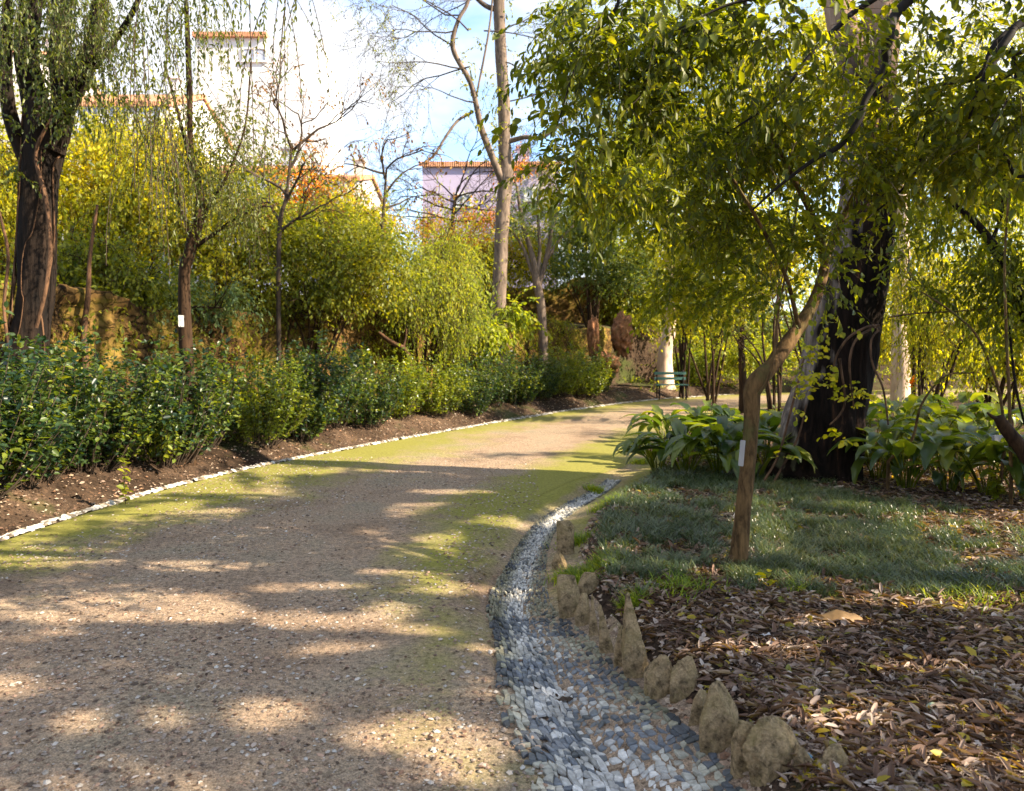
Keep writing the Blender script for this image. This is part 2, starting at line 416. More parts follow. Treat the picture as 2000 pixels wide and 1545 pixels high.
def gum_mat():
    t = NT('gum_bark'); v = t.coord('Object', (1, 1, .11))
    a = t.noise(v, 9, 7, .68, .7); b = t.noise(v, 26, 4, .6, .3)
    f = t.math('ADD', t.math('MULTIPLY', a, .7), t.math('MULTIPLY', b, .3))
    char = t.ramp(f, [(.42, (.004,.003,.002)), (.58, (.017,.010,.007)), (.68, (.10,.045,.02))])
    grey = t.ramp(f, [(.36, (.03,.024,.02)), (.50, (.15,.12,.10)), (.66, (.34,.27,.22))])
    g = t.n('ShaderNodeNewGeometry'); sx = t.n('ShaderNodeSeparateXYZ'); t.l(g.outputs['Normal'], sx.inputs[0])
    w = t.n('ShaderNodeTexCoord'); sz = t.n('ShaderNodeSeparateXYZ'); t.l(w.outputs['Object'], sz.inputs[0])
    # fibrous grey bark survives on the side towards the path, and all round above 5 m
    side = t.math('ADD', t.math('MULTIPLY', sx.outputs['X'], -.5), t.math('MULTIPLY', t.noise(t.coord('Object', (1,1,.4)), 2.0, 4), .5))
    hi = t.ramp(t.math('MULTIPLY', sz.outputs['Z'], .1), [(.42, (0,0,0)), (.55, (1,1,1))])
    mask = t.math('MAXIMUM', t.ramp(side, [(.58, (0,0,0)), (.66, (1,1,1))]), hi)
    c = t.mix(mask, char, grey)
    c = t.mix(t.math('MULTIPLY', hi, .75), c, (.52, .34, .24))
    gm = t.math('MULTIPLY', t.ramp(t.math('ADD', sz.outputs['Z'], t.math('MULTIPLY', t.noise(t.coord('Object'), 3, 4), .8)), [(.55, (1,1,1)), (.95, (0,0,0))]), .6)
    c = t.mix(t.math('MULTIPLY', gm, mask), c, (.10, .12, .02))
    return t.done(t.bsdf(c, .95, f, 1, .04, .1))
M['gum'] = gum_mat()

def path_mat():
    t = NT('gravel_path'); p = t.pos()
    n1 = t.noise(p, 1.1, 6, .6, .3); n2 = t.noise(p, 34, 6, .75); n3 = t.noise(p, 140, 3, .75)
    base = t.ramp(n1, [(.30, (.18,.13,.09)), (.5, (.265,.20,.14)), (.7, (.22,.19,.135))])
    speck = t.ramp(n2, [(.34, (.34,.28,.25)), (.5, (1,1,1)), (.68, (1.5,1.35,1.2))])
    c = t.mix(1., base, speck, 'MULTIPLY')
    sp2 = t.ramp(n3, [(.33, (.42,.38,.36)), (.5, (1,1,1)), (.66, (1.6,1.5,1.4))])
    c = t.mix(.9, c, sp2, 'MULTIPLY')
    vo = t.n('ShaderNodeTexVoronoi', feature='F1'); vo.inputs['Scale'].default_value = 55; t.l(p, vo.inputs['Vector'])
    peb = t.ramp(vo.outputs['Distance'], [(.16, (1,1,1)), (.24, (0,0,0))])
    sv = t.n('ShaderNodeSeparateColor'); t.l(vo.outputs['Color'], sv.inputs[0])
    pick = t.ramp(sv.outputs[0], [(.70, (0,0,0)), (.74, (1,1,1))])
    c = t.mix(t.math('MULTIPLY', peb, pick), c, t.ramp(sv.outputs[1], [(.1, (.05,.03,.02)), (.45, (.30,.20,.13)), (.9, (.52,.47,.40))]))
    at_ = t.n('ShaderNodeAttribute', attribute_name='tint'); sa = t.n('ShaderNodeSeparateColor'); t.l(at_.outputs['Color'], sa.inputs[0])
    mm = t.math('ADD', sa.outputs[0], t.math('MULTIPLY', t.math('SUBTRACT', t.noise(p, 1.7, 6, .7, .5), .5), 1.1))
    mo = t.ramp(mm, [(.34, (0,0,0)), (.75, (1,1,1))])
    mc = t.ramp(n2, [(.3, (.11,.11,.02)), (.6, (.22,.215,.03)), (.8, (.32,.28,.08))])
    c = t.mix(t.math('MULTIPLY', mo, .86), c, mc)
    h = t.math('ADD', t.math('MULTIPLY', n2, .6), t.math('ADD', t.math('MULTIPLY', n3, .4), t.math('MULTIPLY', peb, .2)))
    return t.done(t.bsdf(c, .95, h, .5, .006, .15))
M['path'] = path_mat()
def soil_mat():
    t = NT('soil'); p = t.pos()
    n1 = t.noise(p, .9, 5, .6, .3); n2 = t.noise(p, 14, 6, .7, .4); n3 = t.noise(p, 60, 3, .7)
    c = t.ramp(n1, [(.3, (.024,.016,.011)), (.5, (.05,.034,.024)), (.7, (.095,.065,.046))])
    c = t.mix(1., c, t.ramp(n2, [(.32, (.35,.32,.3)), (.5, (1,1,1)), (.68, (1.6,1.45,1.3))]), 'MULTIPLY')
    c = t.mix(.8, c, t.ramp(n3, [(.36, (.5,.5,.5)), (.62, (1.5,1.45,1.35))]), 'MULTIPLY')
    g = t.ramp(t.noise(p, .55, 5, .65), [(.52, (0,0,0)), (.62, (1,1,1))])
    c = t.mix(t.math('MULTIPLY', g, .55), c, (.05, .075, .015))
    return t.done(t.bsdf(c, 1., n2, .9, .03, .1))
M['soil'] = soil_mat()
def tint_mat(name, rough=.75, scale=40, bs=.4, bd=.004, grime=(.05,.05,.02), gf=.35):
    t = NT(name); at_ = t.n('ShaderNodeAttribute', attribute_name='tint')
    n = t.noise(t.pos(), scale, 5, .65)
    c = t.mix(1., at_.outputs['Color'], t.ramp(n, [(.3, (.62,.6,.58)), (.6, (1.1,1.1,1.1))]), 'MULTIPLY')
    g = t.ramp(t.noise(t.pos(), 3.5, 5, .65), [(.48, (0,0,0)), (.66, (1,1,1))])
    c = t.mix(t.math('MULTIPLY', g, gf), c, grime)
    return t.done(t.bsdf(c, rough, n, bs, bd, .3))
M['cobble'] = tint_mat('cobble', .6)
M['pebble'] = tint_mat('pebble', .8, 60, .3, .003, (.10,.08,.05), .2)
def stone_mat(name, dark, light, moss, mf=.6, scale=9, cells=0):
    t = NT(name); v = t.coord('Object'); a = t.noise(v, scale, 7, .68, .4); b = t.noise(v, scale*5, 4, .7)
    c = t.ramp(a, [(.32, dark), (.52, light), (.72, tuple(x*1.25 for x in light))])
    if cells:
        mpv = t.coord('Object', (1, 1, 1.7)); vo = t.n('ShaderNodeTexVoronoi', feature='DISTANCE_TO_EDGE'); vo.inputs['Scale'].default_value = cells
        add = t.n('ShaderNodeVectorMath', operation='ADD'); ns_ = t.n('ShaderNodeTexNoise'); ns_.inputs['Scale'].default_value = 5; t.l(v, ns_.inputs['Vector']); sc_ = t.n('ShaderNodeVectorMath', operation='SCALE'); sc_.inputs['Scale'].default_value = .35
        t.l(ns_.outputs['Color'], sc_.inputs[0]); t.l(mpv, add.inputs[0]); t.l(sc_.outputs[0], add.inputs[1]); t.l(add.outputs[0], vo.inputs['Vector'])
        ed = t.ramp(vo.outputs['Distance'], [(.0, (.12,.12,.12)), (.09, (1,1,1))]); c = t.mix(1., c, ed, 'MULTIPLY'); a = t.math('ADD', t.math('MULTIPLY', a, .5), t.math('MULTIPLY', ed, .8))
    c = t.mix(.6, c, t.ramp(b, [(.35, (.55,.55,.55)), (.65, (1.3,1.3,1.3))]), 'MULTIPLY')
    g = t.ramp(t.noise(v, scale*.5, 5, .7, .5), [(.46, (0,0,0)), (.62, (1,1,1))])
    c = t.mix(t.math('MULTIPLY', g, mf), c, moss)
    return t.done(t.bsdf(c, .95, t.math('ADD', a, t.math('MULTIPLY', b, .4)), .8, .015, .15))
M['edge'] = stone_mat('limestone', (.04,.028,.015), (.31,.225,.125), (.14,.12,.025), .35, 22)
M['wallrock'] = stone_mat('rubble_wall', (.018,.010,.005), (.15,.085,.028), (.20,.17,.015), .5, 2.6, 3.2)
M['rock'] = stone_mat('reddish_rock', (.03,.012,.006), (.26,.12,.06), (.10,.09,.02), .3, 5)

# ------------------------------------------------------------------ ground, path
def grid(xs, ys, f, extra=None):
    X, Y = np.meshgrid(xs, ys, indexing='ij'); Z = f(X, Y)
    V = np.stack([X, Y, Z], -1).reshape(-1, 3); n, m = X.shape
    i = np.arange(n-1)[:, None]*m; j = np.arange(m-1)[None]
    return V, np.stack([i+j, i+m+j, i+m+j+1, i+j+1], -1).reshape(-1, 4)
def axis(lo, hi, st, far):
    a = [hi]; s = st
    while a[-1] < far: s *= 1.35; a.append(a[-1]+s)
    b = [lo]; s = st
    while b[-1] > -far: s *= 1.35; b.append(b[-1]-s)
    return np.concatenate([b[:0:-1], np.arange(lo, hi, st), a])
def gsheet(x, y):
    z = gz(x, y); sl = sdist(x, y, LEs); sr = -sdist(x, y, REs)
    ins = (sl < .03) & (sr < .40)      # lies below the path and the drain
    return z-.05*ins
mb = MB(); V, Q = grid(axis(-9, 9, .085, 400), axis(1.2, 30, .085, 400), gsheet); mb.add(V, Q)
tag(mb.build('ground', M['soil']), kind='structure')
def resample(P, st):
    d = np.concatenate([[0], np.cumsum(np.linalg.norm(np.diff(P, axis=0), axis=1))]); s = np.arange(0, d[-1], st)
    return np.stack([np.interp(s, d, P[:, 0]), np.interp(s, d, P[:, 1])], -1), s
Lc = LEs[(LEs[:, 1] > -12) & (LEs[:, 0] < 31)]; Rc = REs[(REs[:, 1] > -12) & (REs[:, 0] < 31)]
nS, nT = 420, 70
def even(P, n):
    d = np.concatenate([[0], np.cumsum(np.linalg.norm(np.diff(P, axis=0), axis=1))]); s = np.linspace(0, d[-1], n)
    return np.stack([np.interp(s, d, P[:, 0]), np.interp(s, d, P[:, 1])], -1)
A_, B_ = even(Lc, nS), even(Rc, nS)
tB = np.gradient(B_, axis=0); tB /= np.linalg.norm(tB, axis=1)[:, None]
B_ = B_+np.stack([-tB[:, 1], tB[:, 0]], -1)*(.39*(1-ss(8.5, 10.5, B_[:, 1])))[:, None]
T_ = np.linspace(0, 1, nT)[None, :, None]
G = A_[:, None]*(1-T_)+B_[:, None]*T_
DRX = 0
dr_ = -sdist(G[..., 0], G[..., 1], REs)
Z = gz(G[..., 0], G[..., 1])+.002
V = np.concatenate([G, Z[..., None]], -1)
i = np.arange(nS-1)[:, None]*nT; j = np.arange(nT-1)[None]
Q = np.stack([i+j, i+j+1, i+nT+j+1, i+nT+j], -1).reshape(-1, 4)
dl = np.abs(sdist(G[..., 0], G[..., 1], LEs)); dr = np.abs(dr_)
def mossf(dr, y, dl=9.):
    m_ = np.maximum(1-dl/2.1, 0)*.85+np.maximum(1-np.abs(dr-.55)/.95, 0)*.78
    m_ = m_*(.55+.45*ss(3, 6, y)); return np.clip(m_+.25*ss(6, 8, y)*(1-ss(11, 14, y)), 0, 1)
moss = mossf(dr, G[..., 1], dl)
col = np.stack([moss, moss, moss, np.ones_like(moss)], -1).reshape(-1, 4)
mb = MB(); mb.add(V.reshape(-1, 3), Q, 0, col)
tag(mb.build('path', M['path']), kind='structure')

rng = np.random.RandomState(11)
def cobbles(mb, base, off0, off1, s0, s1, size, colf, rng, lift=.006, wf=None):
    """jittered stones laid along a curve between two offsets"""
    P, s = resample(base, .02)
    T = np.gradient(P, axis=0); T /= np.linalg.norm(T, axis=1)[:, None]; N = np.stack([-T[:, 1], T[:, 0]], -1)
    ns = int((s1-s0)/size); nt = max(1, int(abs(off1-off0)/size))
    S = s0+np.arange(ns+1)*size; O = np.linspace(off0, off1, nt+1)
    SS, OO = np.meshgrid(S, O, indexing='ij')
    SS = SS+rng.uniform(-.36, .36, SS.shape)*size+.012*np.sin(OO*23); OO = OO+rng.uniform(-.34, .34, OO.shape)*size
    if wf is not None: OO = OO*wf(SS)
    def W(a, b):
        x = np.interp(a, s, P[:, 0])-(-b)*0+np.interp(a, s, N[:, 0])*b; y = np.interp(a, s, P[:, 1])+np.interp(a, s, N[:, 1])*b
        return x, y
    for a in range(ns):
        for b in range(nt):
            if rng.rand() < .03+(.6*max(0, abs(OO[a, b])/max(abs(off0), .2)-.75) if wf is not None else 0)+(.5*max(0, OO[a, b]-.12)/.25 if wf is not None else 0): continue
            q = [(a, b), (a+1, b), (a+1, b+1), (a, b+1)]
            u = np.array([SS[k] for k in q]); v = np.array([OO[k] for k in q])
            # octagon with cut corners
            uu, vv = [], []
            for k in range(4):
                for w in (.13, .87): uu.append(u[k]*(1-w)+u[(k+1) % 4]*w); vv.append(v[k]*(1-w)+v[(k+1) % 4]*w)
            uu, vv = np.array(uu), np.array(vv); cu, cv = uu.mean(), vv.mean()
            rings = []
            tz = rng.normal(0, .0025)+lift; tilt = rng.normal(0, .04, 2)
            for sc, dz in ((.99, -.010), (.94, .0), (.80, .0025), (.0, .0032)):
                if sc == 0: x, y = W(np.array([cu]), np.array([cv]))
                else: x, y = W(cu+(uu-cu)*sc, cv+(vv-cv)*sc)
                rings.append(np.stack([x, y, np.full(len(x), dz+tz)+((x-x.mean())*tilt[0]+(y-y.mean())*tilt[1])], -1))
            VV = np.vstack(rings); VV[:, 2] += 0
            zz = STZ(VV[-1, 0], VV[-1, 1]); gx = (STZ(VV[-1, 0]+.02, VV[-1, 1])-zz)/.02
            VV[:, 2] += zz+gx*(VV[:, 0]-VV[-1, 0])
            k8 = np.arange(8); Q = np.vstack([np.stack([r*8+k8, r*8+(k8+1) % 8, r*8+8+(k8+1) % 8, r*8+8+k8], -1) for r in range(2)])
            c = colf(cu, cv, rng)
            if b == 0 and a == 0: pass
            n0 = mb.n; mb.add(VV, Q, 0, (*c, 1))
            mb.Q.append(np.stack([n0+16+k8, n0+16+(k8+1) % 8, np.full(8, n0+24)], -1)); mb.M.append(np.zeros(8, int))
# quick height lookup
_gx = np.arange(-8, 8, .04); _gy = np.arange(0, 30, .04)
_gX, _gY = np.meshgrid(_gx, _gy, indexing='ij'); _GZ = gz(_gX, _gY)
def STZ(x, y):
    i = int(min(max((x+8)/.04, 0), len(_gx)-1)); j = int(min(max(y/.04, 0), len(_gy)-1)); return _GZ[i, j]
def GZA(x, y):
    i = np.clip(((x+8)/.04).astype(int), 0, len(_gx)-1); j = np.clip((y/.04).astype(int), 0, len(_gy)-1); return _GZ[i, j]

RB = REs[(REs[:, 1] > 1) & (REs[:, 1] < 12)]; LB = LEs[(LEs[:, 1] > 3) & (LEs[:, 1] < 26)]
def colg(s, o, rng):
    ph = s*1.0+abs(o)*.85            # bands bend into a chevron along the channel
    white = math.sin(ph*2*PI/.62+.8) > (.0 if s < 3.2 else -.7)
    if abs(o) < .06 and s > 3: white = True
    if rng.rand() < .20: white = not white
    fw = .30 if s < 1 else max(.07, .30-.11*(s-1)); d = min(1, max(0, abs(o)-fw*.6)/(fw*.9)); k = rng.uniform(.6, 1.2)*(1-.62*d); e = d
    return (.58*k, .56*k*(1-.03*e), .52*k*(1-.3*e)) if white else (.19*k, .205*k, .225*k)
mb = MB()
P0, s0 = resample(RB, .02)
WF = lambda S: np.interp(S, [0, 1.5, 2.2, 3.0, 4, 5, 7.5], [.92, .84, .66, .48, .34, .28, .22])
cobbles(mb, RB, .40, -.46, 0.0, 7.9, .036, colg, rng, wf=WF)
tag(mb.build('drain_channel', M['cobble'], smooth=False), kind='structure')
mb = MB()
def colk(s, o, rng):
    k = rng.uniform(.6, 1.15); return (.60*k, .56*k, .50*k) if rng.rand() < .7 else (.26*k, .21*k, .15*k)
cobbles(mb, LB, .01, .22, 0, 13, .050, colk, rng, .010); cobbles(mb, LB, .01, .22, 13, 26, .068, colk, rng, .012)
tag(mb.build('kerb', M['cobble'], smooth=False), kind='structure')
# bedding mortar under the drain stones
mb = MB(); P, s = resample(RB, .06); T = np.gradient(P, axis=0); T /= np.linalg.norm(T, axis=1)[:, None]; N = np.stack([-T[:, 1], T[:, 0]], -1)
o = np.linspace(.56, -.46, 26); G = P[:, None]+N[:, None]*o[None, :, None]; Z = gz(G[..., 0], G[..., 1])-.0015-.02*(o[None, :] > .53)
n, m = Z.shape; tn = mossf(np.abs(o)[None, :]+0*Z, G[..., 1])*(.8+.2*(o[None, :] > .2)); tn = np.repeat(tn[..., None], 4, -1).reshape(-1, 4); i = np.arange(n-1)[:, None]*m; j = np.arange(m-1)[None]
mb.add(np.concatenate([G, Z[..., None]], -1).reshape(-1, 3), np.stack([i+j, i+j+1, i+m+j+1, i+m+j], -1).reshape(-1, 4)[:, ::-1], 0, tn)
tag(mb.build('drain_bed', M['path']), kind='structure')

# gravel on the path, dry bits
def rocks(mb, P, S, rng, cols):
    ph = np.array([(0,0,1),(1,0,.1),(.3,.95,0),(-.8,.6,.1),(-.8,-.6,0),(.3,-.95,.1)])
    tq = np.array([(0,1,2),(0,2,3),(0,3,4),(0,4,5),(0,5,1)])
    N = len(P); M_ = eul(rng.uniform(0, 6.28, N), rng.normal(0, .15, N), rng.normal(0, .15, N))
    v = ph[None]*(1+rng.uniform(-.3, .3, (N, 6, 1))); v[..., 2] *= .55; v[..., 1] *= rng.uniform(.6, 1, (N, 1))
    V = np.einsum('nij,nvj->nvi', M_, v)*S[:, None, None]+P[:, None]
    c = np.repeat(cols, 6, 0); c = np.concatenate([c, np.ones((len(c), 1))], 1)
    s0 = mb.n; mb.V.append(V.reshape(-1, 3)); mb.n += N*6; mb.col.append(c)
    mb.Q.append((tq[None]+(np.arange(N)*6)[:, None, None]).reshape(-1, 3)+s0); mb.M.append(np.zeros(N*5, int))
N = 52000
y = 1.9+rng.uniform(0, 1, N)**1.9*9; x = rng.uniform(-4.3, .3, N)*1.0
sl = sdist(x, y, LEs); sr = -sdist(x, y, REs); k = (sl < -.05) & (sr < -.25) & ((nz(xy0(x, y), 1.1, 2)+rng.normal(0, .5, N)) > -.2)
x, y = x[k], y[k]; P = np.stack([x, y, GZA(x, y)+.004], -1); n = len(P)
S = .0035+.013*rng.uniform(0, 1, n)**3.2
pal = np.array([(.30,.24,.19),(.20,.13,.09),(.45,.40,.34),(.10,.07,.05),(.34,.22,.15),(.46,.43,.38)])
cc = pal[rng.choice(6, n, p=[.32,.2,.14,.12,.18,.04])]*rng.uniform(.7, 1.2, (n, 1))
mb = MB(); rocks(mb, P, S, rng, cc); tag(mb.build('loose_gravel', M['pebble'], smooth=False), 'fine brown and pale gravel scattered over the path', 'gravel', kind='stuff')
# small stones and soil crumbs beside the edging and the kerb
N = 5000; s_ = rng.uniform(0, 7.5, N); P0, ss0 = resample(RB, .02); T = np.gradient(P0, axis=0); T /= np.linalg.norm(T, axis=1)[:, None]
off = -(.40+rng.uniform(0, .22, N)); x = np.interp(s_, ss0, P0[:, 0])-np.interp(s_, ss0, T[:, 1])*off; y = np.interp(s_, ss0, P0[:, 1])+np.interp(s_, ss0, T[:, 0])*off
N2 = 7000; s2 = rng.uniform(0, 24, N2); P1, ss1 = resample(LB, .02); T1 = np.gradient(P1, axis=0); T1 /= np.linalg.norm(T1, axis=1)[:, None]
of2 = rng.uniform(.15, 1.1, N2); x2 = np.interp(s2, ss1, P1[:, 0])-np.interp(s2, ss1, T1[:, 1])*of2; y2 = np.interp(s2, ss1, P1[:, 1])+np.interp(s2, ss1, T1[:, 0])*of2
x = np.append(x, x2); y = np.append(y, y2); n = len(x); P = np.stack([x, y, GZA(x, y)+.005], -1)
mb = MB(); rocks(mb, P, .006+.022*rng.uniform(0, 1, n)**3, rng, pal[rng.choice(6, n)]*rng.uniform(.5, 1.1, (n, 1))*np.array((1, .85, .72)))
tag(mb.build('rubble', M['pebble'], smooth=False), 'small stones and soil crumbs along both edges of the path', 'rubble', kind='stuff')

# ------------------------------------------------------------------ leaf litter
def litter(mb, x, y, rng, L, tpl, m, lift=.012, flat=.28):
    n = len(x); P = np.stack([x, y, GZA(x, y)+lift*rng.uniform(.2, 1.6, n)], -1)
    put_leaves(mb, P, rng.uniform(0, 6.28, n), rng.normal(0, flat, n), rng.normal(0, flat*1.6, n), L, tpl, m)
litt = leaf_mat('leaf_litter', [(.028,.015,.010),(.09,.050,.032),(.19,.115,.08),(.33,.25,.20),(.50,.44,.39)], .12, .7, .25, 2.5)
litp = leaf_mat('pale_litter', [(.20,.15,.12),(.38,.30,.25),(.55,.48,.42)], .1, .6, .3, 3)
lity = leaf_mat('yellow_litter', [(.10,.12,.015),(.28,.22,.02),(.50,.34,.03)], .3, .5, .4, 3)
def curl(w=.2, c=.3):
    V = np.array([(0,0,0),(.3,w,.10*c+.05),(.7,w*.8,.16*c),(1,0,-.1*c),(.7,-w*.8,.05*c),(.3,-w,.18*c)]); return V, np.array([(0,3,2,1),(0,5,4,3)])
bedpoly = None
mb = MB()
N = 74000
y = 1.9+rng.uniform(0, 1, N)**1.5*9.5; x = rng.uniform(.03, 1, N)*y*.78+.3*rng.rand(N)
sr = -sdist(x, y, REs); gpx, gpy = to_px(np.stack([x, y, gz(x, y)], -1))
def lawn(px, py, p):
    """how much the low grass covers the ground at a spot"""
    top = np.interp(px, [1080,1250,1500,1700,2000,2300], [985,930,935,985,1050,1090])
    bot = np.interp(px, [1080,1250,1500,1700,2000,2300], [1110,1150,1165,1195,1230,1250])
    w = np.minimum((py-top)/14, (bot-py)/22)
    return np.minimum(w*.4, .16)+.75*nz(p, 2.8, 1)+.7*nz(p, 8.5, 2)
lw = lawn(gpx, gpy, xy0(x, y))
k = (sr > .5) & ((lw < .15) | (rng.rand(N) < .16) | (y < 4.2))
x, y = x[k], y[k]; n = len(x)
kind = rng.choice(3, n, p=[.84, .08, .08])
litter(mb, x[kind == 0], y[kind == 0], rng, rng.uniform(.2, 1, (kind == 0).sum())**1.6*.075+.016, curl(.12, .7), 0)
litter(mb, x[kind == 1], y[kind == 1], rng, rng.uniform(.02, .06, (kind == 1).sum()), curl(.24, .4), 1)
litter(mb, x[kind == 2], y[kind == 2], rng, rng.uniform(.02, .065, (kind == 2).sum()), curl(.26, .3), 2)
# under the hedge and on the path edges, sparse
P1, ss1 = resample(LB, .02); T1 = np.gradient(P1, axis=0); T1 /= np.linalg.norm(T1, axis=1)[:, None]
n = 7000; s2 = rng.uniform(0, 24, n); of2 = rng.uniform(.1, 2.6, n)
x = np.interp(s2, ss1, P1[:, 0])-np.interp(s2, ss1, T1[:, 1])*of2; y = np.interp(s2, ss1, P1[:, 1])+np.interp(s2, ss1, T1[:, 0])*of2
litter(mb, x, y, rng, rng.uniform(.02, .06, n), curl(.25, .4), 0)
n = 2600; y = 1.9+rng.uniform(0, 1, n)**2.2*8; x = rng.uniform(-4.2, .3, n); sl = sdist(x, y, LEs); k = sl < 0; x, y = x[k], y[k]
litter(mb, x, y, rng, rng.uniform(.012, .035, len(x)), curl(.28, .4), 0, .006, .15)
n = 160; y = 1.9+rng.uniform(0, 1, n)**1.6*6; x = rng.uniform(-4.2, .5, n); sl = sdist(x, y, LEs); k = sl < 0; x, y = x[k], y[k]
litter(mb, x, y, rng, rng.uniform(.015, .04, len(x)), curl(.28, .4), 1, .006, .15)
tag(mb.build('leaf_litter', [litt, litp, lity]), 'brown, grey and yellow fallen leaves covering the soil', 'fallen leaves', kind='stuff')
mb = MB()
for k in range(2600):
    yy = 2.1+rng.rand()**1.5*6; xx = .9+rng.rand()*yy*.62
    if -float(sdist(np.array([xx]), np.array([yy]), REs)[0]) < .6: continue
    a = rng.uniform(0, 6.28); L = rng.uniform(.06, .30); b = rng.normal(0, .5)
    pts = []; p = np.array((xx, yy))
    for i in range(6):
        pts.append((p[0], p[1], STZ(p[0], p[1])+.012+.012*rng.rand())); a += b*.3+rng.normal(0, .2); p = p+np.array((math.cos(a), math.sin(a)))*L/5
    tube(mb, pts, np.linspace(1, .4, 6)*rng.uniform(.0010, .0030), 4, 0, cap=False)
tag(mb.build('fallen_twigs', bark_mat('dry_twig', (.10,.07,.05), (.30,.23,.18), 30, 1)), 'thin dry twigs strewn among the fallen leaves', 'twigs', kind='stuff')

# ------------------------------------------------------------------ low grass
def blades(mb, x, y, rng, hmin, hmax, w=.0028, arch=.9):
    n = len(x); Z = GZA(x, y); ya = rng.uniform(0, 6.28, n); h = rng.uniform(hmin, hmax, n); D = np.stack([np.cos(ya), np.sin(ya)], -1); Nn = np.stack([-D[:, 1], D[:, 0]], -1)
    out = []
    for t, ww in ((0, 1), (.45, .9), (.8, .6), (1, .08)):
        r = (t**1.6)*arch*h; z = Z+h*(t-.45*arch*t*t)
        for s in (-1, 1): out.append(np.stack([x+D[:, 0]*r+s*Nn[:, 0]*w*ww, y+D[:, 1]*r+s*Nn[:, 1]*w*ww, z], -1))
    V = np.stack(out, 1); q = np.array([(0,1,3,2),(2,3,5,4),(4,5,7,6)])
    mb.add(V.reshape(-1, 3), (q[None]+(np.arange(n)*8)[:, None, None]).reshape(-1, 4))
N = 26000; yc = 4.3+rng.uniform(0, 1, N)*6.2; xc = rng.uniform(.1, .78, N)*yc
px_, py_ = to_px(np.stack([xc, yc, gz(xc, yc)], -1)); sr = -sdist(xc, yc, REs)
k = (lawn(px_, py_, xy0(xc, yc)) > 0) & (sr > .55); xc, yc = xc[k], yc[k]
x = np.repeat(xc, 7)+rng.normal(0, .022, len(xc)*7); y = np.repeat(yc, 7)+rng.normal(0, .022, len(xc)*7)
mb = MB(); blades(mb, x, y, rng, .03, .13, .0026, .8)
tag(mb.build('grass', M['grass'], smooth=False), 'low dark blue-green grass around the crooked young tree', 'grass', kind='stuff')
mb = MB()
for (a, b, r, n) in ((1165, 1110, .16, 900), (1120,1060,.12,420), (1190,985,.14,500), (1160,960,.10,300), (1560,1160,.06,60), (1235,1180,.06,220), (1330,1150,.2,260), (1900,1170,.25,200), (1110,1130,.1,380), (1250,905,.12,300)):
    c = ground(a, b); blades(mb, c[0]+rng.normal(0, r*.5, n), c[1]+rng.normal(0, r*.5, n), rng, .05, .12, .003, .8)
tag(mb.build('grass_tufts', M['tuft'], smooth=False), 'bright yellow-green grass tufts behind the edging stones', 'grass', kind='stuff')

# ------------------------------------------------------------------ edging stones
def edge_stone(px, base, top, w, lean, label, shape, seed):
    r = np.random.RandomState(seed)
    Yb = 2325/(base-680)
    p = at(px, base, Yb); p[2] = gz1(p[0], p[1]); d = p[1]
    h = max(.05, at(px, top, d)[2]-p[2]+.0); wd = w/F*d; th = wd*r.uniform(.5, .7)
    mb = MB(); nr, ns = 60, 80
    ph = np.linspace(-PI/2, PI/2, nr+1)[:, None]; tt = np.linspace(0, 2*PI, ns, endpoint=False)[None]
    D = np.stack([np.cos(ph)*np.cos(tt), np.cos(ph)*np.sin(tt), np.sin(ph)+0*tt], -1)
    pn = [r.normal(size=3)*np.array((1, 1, .7)) for _ in range(9)]; pn = [v/np.linalg.norm(v) for v in pn]; pd = [r.uniform(.66, 1.0) for _ in pn]
    pn += [np.array(v, float) for v in ((1,0,0),(-1,0,0),(0,1,0),(0,-1,0),(0,0,1),(0,0,-1))]; pd += [.95]*6
    if shape == 'point': pn += [np.array((.90,.1,.43)), np.array((-.88,-.1,.47)), np.array((.1,-.85,.52)), np.array((0,.8,.6))]; pd += [.46, .52, .66, .7]
    if shape == 'round': q_ = r.choice([-1, 1]); pn += [np.array((.62*q_,-.2,.76)), np.array((-.8*q_,-.1,.6)), np.array((.1,-.8,.6))]; pd += [.70, .86, .78]
    if shape == 'slab': pn += [np.array((r.uniform(-.5,.5),-.2,.84)), np.array((r.choice([-.75,.75]),-.3,.6))]; pd += [.78, .84]
    rad = np.full(D.shape[:2], 1e9)
    for v, d_ in zip(pn, pd):
        q = D@v; rad = np.where(q > .02, np.minimum(rad, d_/np.maximum(q, .02)), rad)
    V = D*rad[..., None]; V = V*np.array((wd/2*1.28, th/2*1.05, (h+.08)/2*1.2)); V[..., 2] += (h-.08)/2
    nn = .01*nz(V+seed, 20, seed % 4)-.03*np.abs(nz((V+seed)*np.array((1, 1, .45)), 55, (seed+1) % 4))-.03*np.abs(nz(V, 120, 2))+.012*nz(V, 260, 3)
    V = V+D*(nn*wd)[..., None]; V[..., 0] += lean*np.clip(V[..., 2], 0, 9); V = V.reshape(-1, 3)
    i = np.arange(nr)[:, None]*ns; j = np.arange(ns)[None]
    mb.add(V, np.stack([i+j, i+(j+1) % ns, i+ns+(j+1) % ns, i+ns+j], -1).reshape(-1, 4))
    ang = r.uniform(-.35, .1); ca, sa = math.cos(ang), math.sin(ang)
    X = mb.V[0].copy(); mb.V[0][:, 0] = X[:, 0]*ca-X[:, 1]*sa; mb.V[0][:, 1] = X[:, 0]*sa+X[:, 1]*ca
    o = mb.build('edging_stone', M['edge']); o.location = tuple(map(float, p))
    tag(o, label, 'stone', 'rough stones set upright along the bed')
